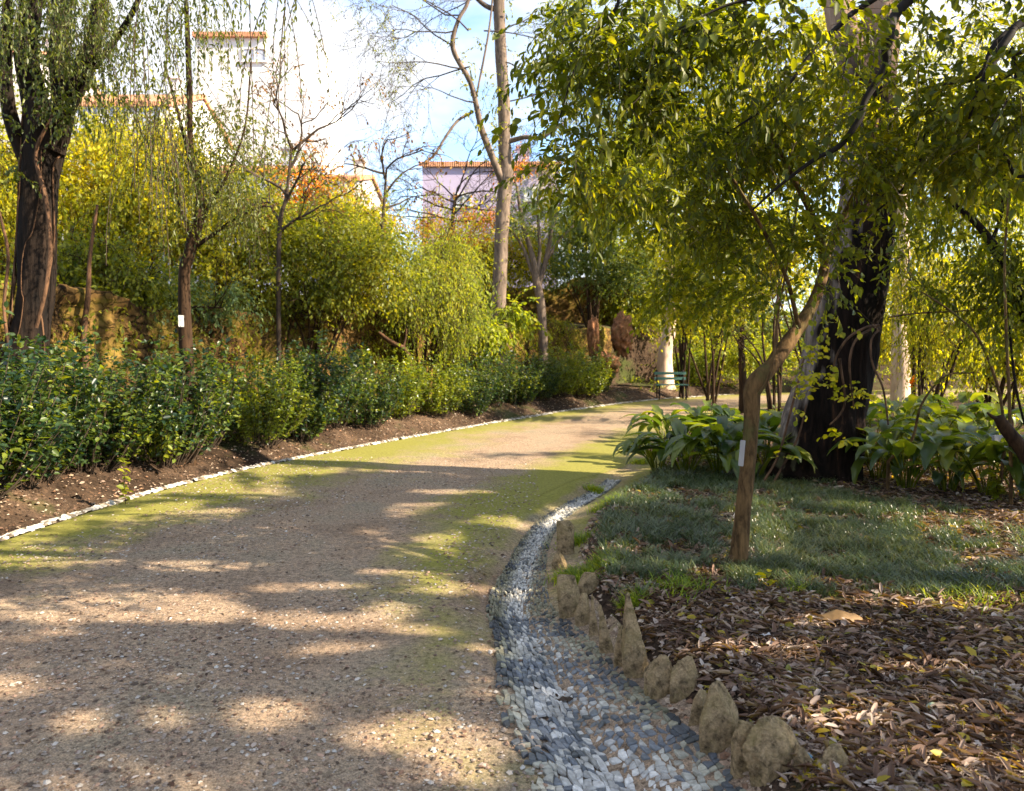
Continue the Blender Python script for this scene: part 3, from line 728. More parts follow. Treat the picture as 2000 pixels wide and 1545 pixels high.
ES = [(1502,1572,1415,100,.0,'widest block-shaped edging stone, beside the blue bottle top','slab'),
 (1447,1550,1420,36,0,'narrow upright edging stone wedged left of the widest block','slab'),
 (1405,1490,1348,66,-.05,'tall mossy edging stone with rounded head, just left of the narrow wedge','round'),
 (1364,1440,1356,34,0,'small thin edging stone leaning behind the tall mossy round-headed one','slab'),
 (1336,1396,1290,50,.05,'humped edging stone with a lumpy top, third below the sharp peak','round'),
 (1294,1378,1288,62,-.05,'broad pitted edging stone at the foot of the tall pointed one','round'),
 (1244,1335,1170,62,-.12,'tallest edging stone, rising to a sharp peak by the fallen leaves','point'),
 (1216,1312,1228,30,0,'slim edging stone pressed against the left of the tallest peak','round'),
 (1186,1284,1190,34,-.15,'leaning sunlit-edged stone between the slim one and the thin spikes','point'),
 (1160,1246,1166,22,-.05,'thin spike of stone, right one of the pair near the grassy mound','point'),
 (1138,1226,1165,26,0,'thin spike of stone, left one of the pair near the grassy mound','round'),
 (1110,1206,1130,40,0,'dark blunt stone at the foot of the grassy mound by the drain','slab'),
 (1150,1176,1124,46,0,'flat mossy stone half sunk in the grassy mound','round'),
 (1104,1084,1022,28,0,'small reddish stone standing alone beside the far white drain','slab'),
 (1092,1112,1080,26,0,'low stump of stone between the lone stone and the mound','round'),
 (1568,1590,1522,42,0,'little stone cut by the bottom edge, nearest right of the widest block','round'),
 (1624,1600,1510,74,0,'rounded stone at the bottom edge under the leaf litter','round')]
for i, (a, b, c, d, e, l, s) in enumerate(ES): edge_stone(a, b, c, d, e, l, s, 30+i)

# ------------------------------------------------------------------ walls and rocks
def wallmesh(mb, base, off, s0, s1, z0, z1f, thick, rng, st=.09):
    P, s = resample(base, .05); T = np.gradient(P, axis=0); T /= np.linalg.norm(T, axis=1)[:, None]; N = np.stack([-T[:, 1], T[:, 0]], -1)
    S = np.arange(s0, s1, st); X = np.stack([np.interp(S, s, P[:, 0])+np.interp(S, s, N[:, 0])*off, np.interp(S, s, P[:, 1])+np.interp(S, s, N[:, 1])*off], -1)
    NN = np.stack([np.interp(S, s, N[:, 0]), np.interp(S, s, N[:, 1])], -1)
    k = int(2.4/st); rows = []
    top = z1f(S)
    for j in range(k+1): rows.append((np.zeros(len(S)), z0+(top-z0)*j/k))
    for j in range(1, 5): rows.append((np.full(len(S), thick*j/4), top+.03*math.sin(j)))
    rows.append((np.full(len(S), thick), np.full(len(S), z0)))
    V = []
    for o, z in rows:
        p = np.stack([X[:, 0]+NN[:, 0]*o, X[:, 1]+NN[:, 1]*o, z], -1)
        dsp = .07*nz(p, 5, 0)+.05*nz(p*np.array((1, 1, 1.6)), 11, 1)+.02*nz(p, 25, 2)
        p[:, 0] -= NN[:, 0]*dsp; p[:, 1] -= NN[:, 1]*dsp; p[:, 2] += .4*dsp*(z > z0+.1); V.append(p)
    V = np.stack(V, 1); n, m = V.shape[:2]; i = np.arange(n-1)[:, None]*m; j = np.arange(m-1)[None]
    mb.add(V.reshape(-1, 3), np.stack([i+j, i+j+1, i+m+j+1, i+m+j], -1).reshape(-1, 4))
mb = MB(); LW = LEs[(LEs[:, 1] > -1) & (LEs[:, 1] < 27)]
wallmesh(mb, LW, WOFF-.3, 0, 26.5, .1, lambda S: 2.28+.12*np.sin(S*.9)+.06*np.sin(S*2.7), .75, rng)
tag(mb.build('retaining_wall', M['wallrock']), 'mossy ochre rubble wall holding the bank behind the hedge', 'wall')
mb = MB()
UW = np.array([at(880, 560, 27)[:2], at(1000, 560, 27.5)[:2], at(1130, 560, 28)[:2], at(1300, 560, 29)[:2]])
wallmesh(mb, np.vstack([UW[0]-(.5, 0), UW]), 0, 0, 8.2, 2.3, lambda S: 3.9+.25*np.sin(S*1.3)+.1*np.sin(S*4), .8, rng)
tag(mb.build('terrace_wall', M['wallrock']), 'reddish upper terrace wall behind the tall pale trunk', 'wall')
def rock(name, label, c, r, seed, cat='rock', mat='rock'):
    mb = MB(); n, k = 44, 56; V = []
    for i in range(n+1):
        ph = -PI/2+PI*i/n
        for j in range(k):
            th = 2*PI*j/k; d = np.array((math.cos(ph)*math.cos(th), math.cos(ph)*math.sin(th), math.sin(ph)))
            q = 1+.20*float(nz(d*1.+seed, 2.4, seed % 4))+.17*abs(float(nz(d+seed, 5, (seed+1) % 4)))-.10*abs(float(nz(d+seed, 13, 1)))+.03*float(nz(d, 30, 2)); V.append(d*q*np.array(r))
    i = np.arange(n)[:, None]*k; j = np.arange(k)[None]
    mb.add(V, np.stack([i+j, i+(j+1) % k, i+k+(j+1) % k, i+k+j], -1).reshape(-1, 4))
    o = mb.build(name, M[mat]); o.location = tuple(map(float, c)); tag(o, label, cat, 'rocks of the grotto by the bend')
rock('boulder', 'tall reddish grotto boulder at the path bend, right of the lit one', at(1215, 655, 23.2), (.30, .4, .62), 3)
rock('boulder', 'pale sunlit grotto boulder standing at the left of the group', at(1158, 660, 22.6), (.16, .3, .62), 4)
rock('boulder', 'low brown grotto boulder at the foot of the other two', at(1185, 710, 22.2), (.34, .3, .3), 6)

# ------------------------------------------------------------------ hedge
kf = leaf_fold(.30, .08, .12); kn = leaf_fold(.20, .07, .16); kk = leaf_kite(.28); kw = leaf_kite(.15)
def make_bush(seed, label, stems=84, h=1.12, rad=.68, mat='hedge'):
    r = np.random.RandomState(seed); t = thing('hedge_bush', label, 'bush', (0, 0, 0), 'bushes of the hedge along the path')
    st = MB(); fo = MB()
    for k in range(stems):
        a = r.uniform(0, 6.28); q = math.sqrt(r.rand()); bx, by = .30*q*math.cos(a), .30*q*math.sin(a)
        hh = h*r.uniform(.5, 1.25)*(1-.12*q); ex = rad*q*math.cos(a)*1.15+r.normal(0, .05); ey = rad*q*math.sin(a)*1.15+r.normal(0, .05)
        u = np.linspace(0, 1, 6); P = np.stack([bx+(ex-bx)*u**.8, by+(ey-by)*u**.8, -.04+hh*u], -1); P[:, :2] += r.normal(0, .012, (6, 2))
        tube(st, P, np.linspace(.006, .002, 6), 4, 0, cap=False)
        n = 46; tt = r.uniform(.08, 1, n)**.85; X = np.stack([np.interp(tt, u, P[:, i]) for i in range(3)], -1)
        put_leaves(fo, X, r.uniform(0, 6.28, n), r.normal(.25, .5, n), r.normal(0, .6, n), r.uniform(.038, .082, n), kf)
        if r.rand() < .8:
            for q2 in range(3):
                j = r.randint(2, 6); d = r.normal(0, 1, 3); d[2] = abs(d[2])*.8; d /= np.linalg.norm(d); m = 9; X = P[j][None]+d[None]*np.linspace(.02, .2, m)[:, None]
                put_leaves(fo, X, r.uniform(0, 6.28, m), r.normal(.2, .5, m), r.normal(0, .6, m), r.uniform(.035, .075, m), kf)
    st.build('stems', M['twig'], t); fo.build('foliage', M[mat], t); return t
P1, ss1 = resample(LEs[(LEs[:, 1] > -1) & (LEs[:, 0] < 12)], .02); T1 = np.gradient(P1, axis=0); T1 /= np.linalg.norm(T1, axis=1)[:, None]
def edge_pt(s, off):
    i = min(int(s/.02), len(P1)-1); p = P1[i]; t = T1[i]; x, y = p[0]-t[1]*off, p[1]+t[0]*off; return np.array((x, y, gz1(x, y)))
where = ['nearest the left frame edge, front row','below the vine-wrapped trunk, front row','bluish one in front of the vine-wrapped trunk','thick dark one left of the tall pale-tipped bush',
 'tall pale-tipped one left of the tagged dark post trunk','one hiding the foot of the tagged dark post trunk','just right of the tagged dark post trunk','bright sunlit yellow-green one above the bare soil patch',
 'dense one right of the sunlit yellow-green bush','dark one left of the gap in the hedge','one filling the gap below the broken branch','light green one under the weeping shrub','bright one in front of the pale tall trunk foot',
 'one just right of the pale tall trunk','one left of the grotto boulders','one below the low grotto boulder','one right of the grotto boulders','second from the bench along the far kerb','one beside the white-barked trunk','last one beside the green bench']
protos = []
idx = 0; s = 4.8
hr = np.random.RandomState(3)
for i, wtxt in enumerate(where):
    sc = hr.uniform(.82, 1.16)*(1.06 if i < 6 else .96); off = .84+hr.normal(0, .12); lab = 'leafy upright hedge bush, '+wtxt
    p = edge_pt(s, off)
    if i < 4:
        b = make_bush(50+i, lab, 96 if i < 3 else 78); b.location = tuple(map(float, p)); b.scale = (sc,)*3; protos.append(b)
    elif i == 7: sun_proto = make_bush(71, lab, 84, mat='hedge_sun_tint'); sun_proto.location = tuple(map(float, p)); sun_proto.scale = (sc,)*3
    elif i in (11, 12, 17, 18): dup(sun_proto, p, hr.uniform(0, 6.28), sc, lab)
    else: dup(protos[hr.randint(4)], p, hr.uniform(0, 6.28), sc, lab)
    s += .86 if i < 10 else 1.12
# a second, rear row only near the big trunk
for i, (a, b2) in enumerate(((5.6, 'behind the front row below the vine-wrapped trunk'), (7.0, 'behind the bluish bushes, back row'), (8.5, 'behind the tagged dark post trunk, back row'), (4.3, 'in the back row at the left frame edge'))):
    dup(protos[i], edge_pt(a, 2.1), hr.uniform(0, 6.28), 1.05, 'leafy upright hedge bush '+b2)

# ------------------------------------------------------------------ trees
def dist_tree(*a): pass
def limb_mesh(pts, sides=10, n=6, mb=None, root=False, **kw):
    P, r = trace(pts, n)
    if root:
        g = gz1(P[0][0], P[0][1])
        if P[0][2] > g-.05: P = np.vstack([[(P[0][0], P[0][1], g-.12)], P]); r = np.append(r[0]*1.12, r)
    mb = mb or MB(); tube(mb, P, r, sides, **kw); return mb, P, r
rg = np.random.RandomState(77)
# --- vine-wrapped tree on the left
b = edge_pt(6.6, 2.4); b = np.array((at(50, 760, 8.7)[0], 8.7, 0)); b[2] = gz1(b[0], b[1])
t = thing('vine_wrapped_tree', 'dark old tree wrapped in pale woody vines behind the hedge, weeping leaves above', 'tree', b)
mb = MB(); Yt = 8.7
limb_mesh([(38,800,Yt,139),(45,740,Yt,92),(58,660,Yt,71),(72,560,Yt,66),(72,480,Yt,64),(74,400,Yt,66),(80,330,Yt,69),(88,260,Yt,75),(92,200,Yt,69)], 36, 8, mb, rough=.09, ridges=9)
limb_mesh([(80,300,Yt,60),(70,200,Yt,46),(52,110,Yt-.1,42),(60,0,Yt-.2,38),(70,-160,Yt-.4,30),(60,-400,Yt-.5,18)], 16, 6, mb, rough=.1, ridges=9, seed=1)
limb_mesh([(95,290,Yt,64),(120,215,Yt,44),(118,100,Yt+.1,38),(122,0,Yt+.2,36),(130,-200,Yt+.4,24),(150,-420,Yt+.5,14)], 16, 6, mb, rough=.1, ridges=9, seed=2)
limb_mesh([(110,240,Yt,40),(160,140,Yt-.2,38),(185,70,Yt-.3,30),(200,-60,Yt-.5,22),(215,-250,Yt-.8,12)], 12, 6, mb, rough=.1, ridges=9, seed=3)
limb_mesh([(62,330,Yt,36),(30,260,Yt-.1,30),(14,190,Yt-.2,26),(12,90,Yt-.2,22),(20,-80,Yt-.3,14)], 12, 6, mb, rough=.1, seed=1)
limb_mesh([(185,130,Yt-.2,14),(250,40,Yt-.5,11),(300,-60,Yt-.8,8),(380,-160,Yt-1.2,5)], 8, 6, mb)
mb.build('trunk', M['bark_dark'], t)
vm = MB()
for k in range(6):
    ph = rg.uniform(-1.9, 1.3); tw = rg.uniform(-1.6, 1.6); pts = []
    for i in range(14):
        py = 760-i*rg.uniform(36, 44); cx = np.interp(py, [200,330,480,660,740,800], [92,80,72,58,45,38]); hw = np.interp(py, [200,330,480,660,740,800], [44,42,39,43,56,85])*.86
        a = ph+tw*i/13+.25*math.sin(i*1.1+k); c = at(cx, py, Yt); r_ = hw/F*Yt
        pts.append((c[0]+r_*math.sin(a), c[1]-r_*math.cos(a)*1.0, c[2]))
    tube(vm, catmull(pts, 4), rg.uniform(.005, .012), 7, rough=.15, ridges=12)
for tr in ([(20,700,8.5,6),(8,600,8.5,6),(16,500,8.5,6),(0,420,8.6,5),(-20,330,8.6,5)], [(70,640,8.2,8),(90,560,8.2,8),(98,470,8.25,8),(88,380,8.3,8),(70,300,8.4,7),(105,220,8.4,6)]):
    limb_mesh(tr, 7, 6, vm)
vm.build('vines', M['vine'], t)
cr = MB()
B = [pb(60,40,8.4,110,110,.8), pb(130,190,8.4,60,130,.6), pb(20,280,8.4,40,110,.5), pb(90,-120,8.5,260,150,1.6)]
spray(cr, blobs(B, 520, rg, 2.8, .05), rg, kf, .055, 12, .3, .7)
P = blobs([pb(230,-20,7.8,260,90,1.2), pb(110,60,8,130,130,1), pb(400,-90,7.2,230,70,1.0)], 250, rg, 2.5, -.1); strands(cr, P, rg, kn, .8, .05, 22, sway=.35)
spray(cr, blobs([pb(200,60,7.8,200,90,1.), pb(330,20,7.4,120,60,.8)], 190, rg, 3, .0), rg, kn, .05, 10, .35, 1.0)
P = blobs([pb(560,-60,6.4,70,40,.5), pb(290,40,6.6,60,60,.5), pb(480,-20,6.4,60,40,.4), pb(320,180,8.2,90,90,.6)], 46, rg, 2.5, -1); strands(cr, P, rg, kn, 1.25, .045, 22, sway=.3, twr=.004)
cr.build('crown', [M['willow'], M['twig']], t)
# --- dark post-like slender tree in the hedge with a tag
b = np.array((at(365, 800, 9.6)[0], 9.6, 0)); b[2] = gz1(b[0], b[1]); Yt = 9.6
t = thing('slender_tree', 'slender tree with straight dark lower trunk and white tag, rising out of the hedge', 'tree', b)
mb = MB()
limb_mesh([(364,830,Yt,32),(366,740,Yt,27),(362,640,Yt,25),(360,540,Yt,21),(368,500,Yt,22),(382,450,Yt,22),(392,400,Yt,17),(385,350,Yt,14),(372,290,Yt,11),(370,180,Yt,11),(366,60,Yt,9),(360,-80,Yt,7),(362,-250,Yt,4)], 14, 6, mb, root=True, rough=.06, ridges=10)
limb_mesh([(374,470,Yt,9),(362,430,Yt-.1,8),(350,405,Yt-.2,6),(335,330,Yt-.3,4)], 7, 5, mb)
limb_mesh([(386,450,Yt,10),(410,400,Yt,8),(440,350,Yt-.2,6),(478,250,Yt-.3,4),(490,120,Yt-.4,3)], 7, 5, mb)
limb_mesh([(380,350,Yt,9),(350,230,Yt,6),(320,120,Yt-.2,4)], 7, 5, mb)
limb_mesh([(384,480,Yt,9),(420,455,Yt,7),(470,420,Yt-.2,5),(520,400,Yt-.3,3)], 7, 5, mb)
mb.build('trunk', M['bark_brown'], t)
cr = MB(); B = [pb(380,300,9.4,110,120,.7), pb(470,300,9.3,90,130,.7), pb(300,250,9.4,90,110,.6), pb(430,420,9.3,110,50,.6)]
P = blobs(B, 420, rg, 2.6, .0); spray(cr, P, rg, kn, .05, 9, .32, .7); P = blobs(B, 130, rg, 2.2, 0); strands(cr, P, rg, kn, .65, .042, 14)
cr.build('crown', [M['willow'], M['twig']], t)
tm = flat_mat('white_tag', (.34, .33, .32), .5, .1)
def plate(name, label, px, py, Y, w, h, rx, rz, mat, th=.003, off=0):
    c = at(px, py, Y-off); W, Hh = w/F*Y, h/F*Y; mb = MB()
    x, y, z = W/2, th/2, Hh/2; k = .12
    V = [(sx*x*(1-k*(a == 0)), sy*y, sz*z*(1-k*(a == 1))) for sy in (-1, 1) for sx, sz, a in ((-1,-1,0),(1,-1,0),(1,-1,1),(1,1,1),(1,1,0),(-1,1,0),(-1,1,1),(-1,-1,1))]
    mb.add(V, [(0,1,2,7),(7,2,3,6),(6,3,4,5),(15,10,9,8),(14,11,10,15),(13,12,11,14)]+[(i, i+8, (i+1) % 8+8, (i+1) % 8) for i in range(8)])
    o = mb.build(name, mat, smooth=False); o.location = tuple(map(float, c)); o.rotation_euler = (rx, 0, rz); return tag(o, label, 'tag')
plate('plant_tag', 'small white tag fixed to the dark post-like trunk', 354, 627, 9.6, 12, 22, 0, .9, tm, .004, .10)
# --- pale tall tree in the middle distance
Yt = 21.6; b = np.array((at(978, 640, Yt)[0], Yt, 0)); b[2] = gz1(b[0], b[1])
t = thing('tall_pale_tree', 'tall straight grey-barked tree with a slanting left fork, standing on the bank', 'tree', b)
mb = MB()
limb_mesh([(974,650,Yt,34),(974,600,Yt,29),(978,500,Yt,27),(983,400,Yt,27),(988,340,Yt,28),(985,280,Yt,24),(984,200,Yt,23),(978,100,Yt,22),(974,0,Yt,22),(970,-120,Yt,17),(975,-300,Yt,8)], 18, 6, mb, root=True, rough=.04)
limb_mesh([(988,370,Yt,16),(965,315,Yt-.2,14),(940,250,Yt-.3,12),(920,165,Yt-.4,10),(885,95,Yt-.5,10),(895,40,Yt-.6,8),(915,0,Yt-.6,7),(930,-90,Yt-.6,4)], 10, 6, mb, rough=.05)
limb_mesh([(924,218,Yt-.3,6),(895,235,Yt-.4,6),(872,265,Yt-.6,6),(850,300,Yt-.7,5),(828,322,Yt-.8,3)], 6, 5, mb)
limb_mesh([(988,278,Yt,11),(1025,268,Yt-.2,9),(1060,268,Yt-.4,7),(1100,240,Yt-.5,4)], 8, 5, mb)
limb_mesh([(974,20,Yt,12),(940,5,Yt,9),(880,-60,Yt,6)], 8, 5, mb)
limb_mesh([(930,190,Yt-.4,4),(955,60,Yt-.6,4),(965,-40,Yt-.6,3)], 6, 5, mb)
mb.build('trunk', M['bark_grey'], t)
tw = MB(); tips = []
for (a, c2, Y0, dx, dz, L) in ((918,130,21.1,-1,.05,2.6),(905,135,21.1,-1,.25,2.0),(885,90,21.1,-.8,.5,2.0),(900,30,21,-1,.1,2.6),(930,200,21.2,-1,-.15,1.5),(960,-60,21.4,-1,.1,3.2),(915,60,21,-.7,.7,2),(978,60,21.5,1,.4,2),(890,60,21,-.9,-.2,1.6),(985,200,21.6,1,.2,1.7),(976,120,21.5,.9,-.1,1.6),(965,-30,21.4,-.9,-.5,2.4),(945,60,21,.8,-.1,1.6)):
    grow(tw, at(a, c2, Y0), (dx, rg.normal(0, .3), dz), L, .022, 3, rg, tips, 4, .35, -.12, 0, 4, .004, .6)
tp = np.array(tips); spray(tw, tp[rg.rand(len(tp)) < .30], rg, kn, .05, 5, .22, .8, mtw=0)
tw.M[-2:] and None
lm = MB(); spray(lm, tp[rg.rand(len(tp)) < .22], rg, kn, .07, 6, .25, .8); spray(lm, blobs([pb(980,200,21.3,45,260,.5), pb(915,140,21,30,120,.4)], 90, rg, 2, -.5), rg, kf, .09, 7, .35, .6)
tw.build('twigs', M['twig'], t); lm.build('leaves', [M['green'], M['twig']], t)
# --- forked shrubby tree right of it
Yt = 22.5; b = np.array((at(1058, 650, Yt)[0], Yt, 0)); b[2] = gz1(b[0], b[1])
t = thing('forked_small_tree', 'small multi-stemmed grey tree just right of the tall pale trunk', 'tree', b)
mb = MB(); tips = []
limb_mesh([(1062,700,Yt,20),(1060,640,Yt,17),(1056,590,Yt,17),(1048,550,Yt,16),(1040,500,Yt,11),(1022,440,Yt,9),(1010,370,Yt,6)], 9, 5, mb, root=True)
for q in ([(1052,560,Yt,11),(1068,500,Yt,9),(1080,440,Yt,7),(1100,380,Yt,4)], [(1050,550,Yt,9),(1054,480,Yt,7),(1050,400,Yt,5),(1060,330,Yt,3)], [(1055,575,Yt,9),(1035,520,Yt,7),(1020,480,Yt,6),(990,440,Yt,3)], [(1066,510,Yt,7),(1092,470,Yt,5),(1120,440,Yt,4)]): limb_mesh(q, 6, 5, mb)
for a, c2 in ((1010,370),(1100,380),(1060,330),(1120,440),(1022,430),(1050,400)): grow(mb, at(a, c2, Yt), (rg.normal(0, .5), rg.normal(0, .3), .8), 1.2, .025, 2, rg, tips, 4, .3, 0, 0, 4, .005)
mb.build('trunk', M['bark_grey'], t)
cr = MB(); spray(cr, blobs([pb(1050,400,Yt,80,70,1.0), pb(1110,430,Yt,60,60,.8), pb(1010,450,Yt,50,40,.7)], 420, rg, 1.5, -.05), rg, kn, .075, 9, .4, .3); cr.build('crown', [M['teal'], M['twig']], t)

# --- the big leaning gum on the right
Yt = 8.4; b = np.array((at(1595, 965, Yt)[0], Yt, 0)); b[2] = gz1(b[0], b[1])
t = thing('leaning_gum_tree', 'massive leaning gum tree with charred black bark and grey fibrous left flank', 'tree', b)
mb = MB()
limb_mesh([(1572,1010,Yt,290),(1580,960,Yt,226),(1592,910,Yt,176),(1608,830,Yt,152),(1630,740,Yt,137),(1648,640,Yt,132),(1662,560,Yt,128),(1682,470,Yt,116),(1694,400,Yt,104),(1698,300,Yt,98),(1696,180,Yt,94)], 72, 12, mb, rough=.055, ridges=11)
limb_mesh([(1697,210,Yt,80),(1670,120,Yt,62),(1640,30,Yt,52),(1628,-80,Yt,46),(1600,-300,Yt,36),(1560,-700,Yt+.3,22)], 22, 8, mb, rough=.04, seed=1)
limb_mesh([(1697,210,Yt,80),(1715,110,Yt,72),(1722,20,Yt,66),(1740,-100,Yt,54),(1790,-330,Yt+.3,40),(1860,-800,Yt+.6,22)], 22, 8, mb, rough=.04, seed=2)
mb.build('trunk', M['gum'], t)
vm = MB()
for q in ([(1485,950,7.9,5),(1520,890,7.95,5),(1545,800,8.0,5),(1570,700,8.05,4)], [(1500,960,7.9,6),(1535,900,7.95,5),(1560,850,8.0,4),(1575,790,8.0,3)],
          [(1716,635,7.7,5),(1690,640,7.5,5),(1655,662,7.4,5),(1632,700,7.4,4),(1628,735,7.4,3)], [(1716,635,7.7,5),(1675,660,7.4,5),(1660,700,7.3,5),(1662,750,7.3,4),(1668,800,7.3,3)], [(1720,640,7.7,5),(1702,665,7.5,4),(1704,710,7.4,4),(1725,760,7.3,4),(1735,830,7.2,3)],
          [(1640,700,7.5,5),(1650,780,7.4,4),(1640,810,7.4,4),(1620,830,7.4,3)], [(1735,620,7.6,3),(1790,612,7.6,4),(1870,608,7.6,3),(1960,600,7.5,3)]): limb_mesh(q, 6, 6, vm)
vm.build('vines', M['vine'], t)
sh = MB(); B = [pb(1570,690,7.5,55,40,.15), pb(1620,640,7.5,40,20,.12), pb(1600,740,7.4,80,30,.15), pb(1680,770,7.3,40,30,.15), pb(1530,890,7.4,18,14,.1), pb(1640,850,7.3,25,20,.1), pb(1560,780,7.4,40,30,.1)]
spray(sh, blobs(B, 78, rg, 5, -.8), rg, leaf_fold(.42, .06, .1), .055, 5, .14, .2); sh.build('leaves', [M['yellow'], M['twig']], t)
cr = MB()
B = [(3.4, 9.2, 9.8, 2.4, 2.2, 1.4), (1.6, 9.6, 8.8, 1.8, 1.8, 1.2), (5.4, 10, 9.6, 2, 2, 1.4), (6.5, 9, 8.2, 1.5, 1.6, 1.1)]
spray(cr, blobs(B, 2400, rg, 1.2, .0), rg, kn, .11, 10, .5, .9, filt=True)
cr.build('crown', [M['sapling'], M['twig']], t)

# --- crooked young tree on the lawn, crown overhead
g0 = ground(1440, 1105); Yt = g0[1]
t = thing('crooked_young_tree', 'crooked young tree with brown elbowed trunk standing in the low grass', 'tree', g0)
mb = MB()
limb_mesh([(1436,1125,Yt,50),(1441,1100,Yt,37),(1448,1040,Yt,31),(1455,960,Yt,30),(1463,880,Yt,30),(1468,810,Yt,30),(1470,762,Yt,32),(1486,738,Yt,35),(1512,708,Yt+.05,30),(1545,660,Yt+.1,28),(1575,615,Yt+.15,25),(1600,565,Yt+.2,22),(1610,510,Yt+.2,17),(1590,430,Yt,13),(1540,330,Yt-.2,9),(1500,250,Yt-.4,7)], 20, 9, mb, rough=.11, ridges=14)
limb_mesh([(1606,530,Yt+.2,16),(1640,440,Yt+.3,13),(1690,330,Yt+.3,10),(1720,200,Yt+.4,7)], 10, 6, mb)
limb_mesh([(1482,770,Yt-.1,7),(1500,740,Yt-.13,6),(1512,690,Yt-.12,5),(1520,610,Yt-.1,4),(1545,480,Yt-.1,4),(1560,380,Yt-.1,3)], 6, 6, mb)
limb_mesh([(1560,640,Yt,10),(1535,540,Yt-.2,8),(1480,430,Yt-.4,7),(1420,330,Yt-.7,4)], 7, 6, mb)
for q in ((1425,1098,1450,1112),(1450,1112,1462,1120),(1435,1110,1422,1122)): limb_mesh([(1440,1085,Yt,18),(q[0],q[1],Yt-.05,14),(q[2],q[3]+8,Yt-.12,6)], 8, 4, mb)
mb.build('trunk', M['bark_sap'], t)
cr = MB()
B = [pb(1450,480,Yt,170,110,.7), pb(1640,470,Yt-.2,120,90,.7), pb(1380,400,Yt,140,150,.8), pb(1560,300,Yt+.2,200,160,.9), pb(1330,560,Yt+.3,60,60,.5), pb(1520,560,Yt,90,50,.5), pb(1250,330,Yt+.3,140,70,.8), pb(1620,560,Yt-.5,50,35,.3)]
spray(cr, blobs(B, 1050, rg, 3.4, .12), rg, kf, .043, 13, .30, .45, filt=True, spread=1.1)
cr.build('crown', [M['sapling'], M['twig']], t)
plate('plant_tag', 'white plastic tag hanging on the crooked young trunk', 1449, 885, Yt, 12, 50, -.1, -1.0, tm, .003, .10)

# --- tree out of frame on the right whose branches arch over the view
b = np.array((4.6, 3.9, 0)); b[2] = gz1(b[0], b[1])
t = thing('overhanging_tree', 'broadleaf tree whose dark arching branches and leaves fill the upper right', 'tree', b)
mb = MB(); 
P = catmull([(4.6,3.9,b[2]-.1),(4.7,3.95,1.2),(4.55,4.0,2.4),(4.5,3.9,3.4),(4.2,3.7,4.6),(4.4,3.2,6.0)], 8); tube(mb, P, np.interp(np.linspace(0, 1, len(P)), [0,.1,.6,1], [.26,.18,.13,.06]), 20, rough=.06, ridges=9)
hub = np.array((4.45, 3.85, 3.6)); hub2 = np.array((4.3, 3.75, 4.3))
def arch(px, w, h0=hub, Y=None):
    A = np.array([at(a, b_, c) for a, b_, c in px]); P = np.vstack([h0, (h0+A[0])/2+np.array((0, 0, .25)), A]); S = catmull(P, 7)
    r = np.interp(np.linspace(0, 1, len(S)), [0, .35, .7, 1], [w*2.0, w*1.1, w*.8, w*.28]); tube(mb, S, r, 9, rough=.08); return S
BR = []
BR.append(arch([(1800,-20,4.2),(1735,80,4.1),(1730,130,4.1),(1690,195,4.1),(1680,230,4.1),(1640,285,4.1),(1590,312,4.1),(1520,365,4.1),(1470,410,4.1)], .019, hub2))
BR.append(arch([(2030,25,4.0),(1968,75,4.0),(1925,150,4.0),(1905,190,4.0),(1893,232,4.0)], .021))
BR.append(arch([(1990,45,4.1),(1915,145,4.1),(1870,160,4.2),(1825,168,4.2)], .013))
BR.append(arch([(1960,150,4.4),(1870,205,4.5),(1810,260,4.5),(1790,330,4.5),(1760,372,4.5),(1690,430,4.5)], .014))
BR.append(arch([(1720,-10,4.2),(1650,40,4.2),(1580,110,4.2),(1540,165,4.2),(1480,220,4.1),(1420,260,4.1)], .013, hub2))
BR.append(arch([(1500,-60,3.9),(1455,15,3.9),(1420,65,3.9),(1340,92,3.9),(1260,140,3.9),(1190,240,3.9)], .010, hub2))
BR.append(arch([(2020,90,3.8),(1978,95,3.8),(1985,140,3.8),(1965,200,3.8),(1935,250,3.8)], .010))
BR.append(arch([(1300,-80,3.8),(1200,20,3.8),(1130,120,3.8),(1090,240,3.8)], .009, hub2))
BR.append(arch([(2030,330,4.2),(1960,300,4.3),(1900,290,4.4),(1850,330,4.5)], .010))
BR.append(arch([(1640,-90,3.6),(1540,-20,3.6),(1420,10,3.6),(1320,60,3.6)], .010, hub2))
mb.build('trunk', M['bark_black'], t)
cr = MB()
for S in BR:   # leaves along the arching branches themselves
    k = len(S); seg = S[k//3:]
    P = seg[rg.randint(0, len(seg), 48)]+rg.normal(0, .10, (48, 3)); spray(cr, P, rg, kf, .058, 10, .32, .55, filt=True)
B = [pb(1150,130,4.1,100,150,.6), pb(1120,320,3.9,75,90,.4), pb(1260,180,4.1,120,170,.7), pb(1420,120,4.3,160,150,.8), pb(1560,70,4.4,160,110,.8), pb(1800,80,4.4,190,110,.8), pb(1850,260,4.4,150,140,.7), pb(1960,330,4.3,110,120,.6),
     pb(1700,330,4.6,160,120,.6), pb(1300,380,4.3,90,70,.5), pb(1420,330,4.6,170,120,.6), pb(1210,370,3.8,50,30,.3)]
spray(cr, blobs(B, 1050, rg, 3.6, .18), rg, kn, .052, 15, .32, .5, filt=True, spread=1.1)
B = [(2.2,3.9,3.9,1.2,1,.6), (.8,4.2,3.95,1.1,1,.45), (3.6,3.2,4.2,1.5,1.2,.8), (5,4.5,4.4,1.6,1.4,.9), (3.6,4.6,3.4,.7,.7,.5)]
spray(cr, blobs(B, 420, rg, 2, .0), rg, kf, .07, 9, .36, .6, filt=True)
cr.build('crown', [M['overhang'], M['twig']], t)

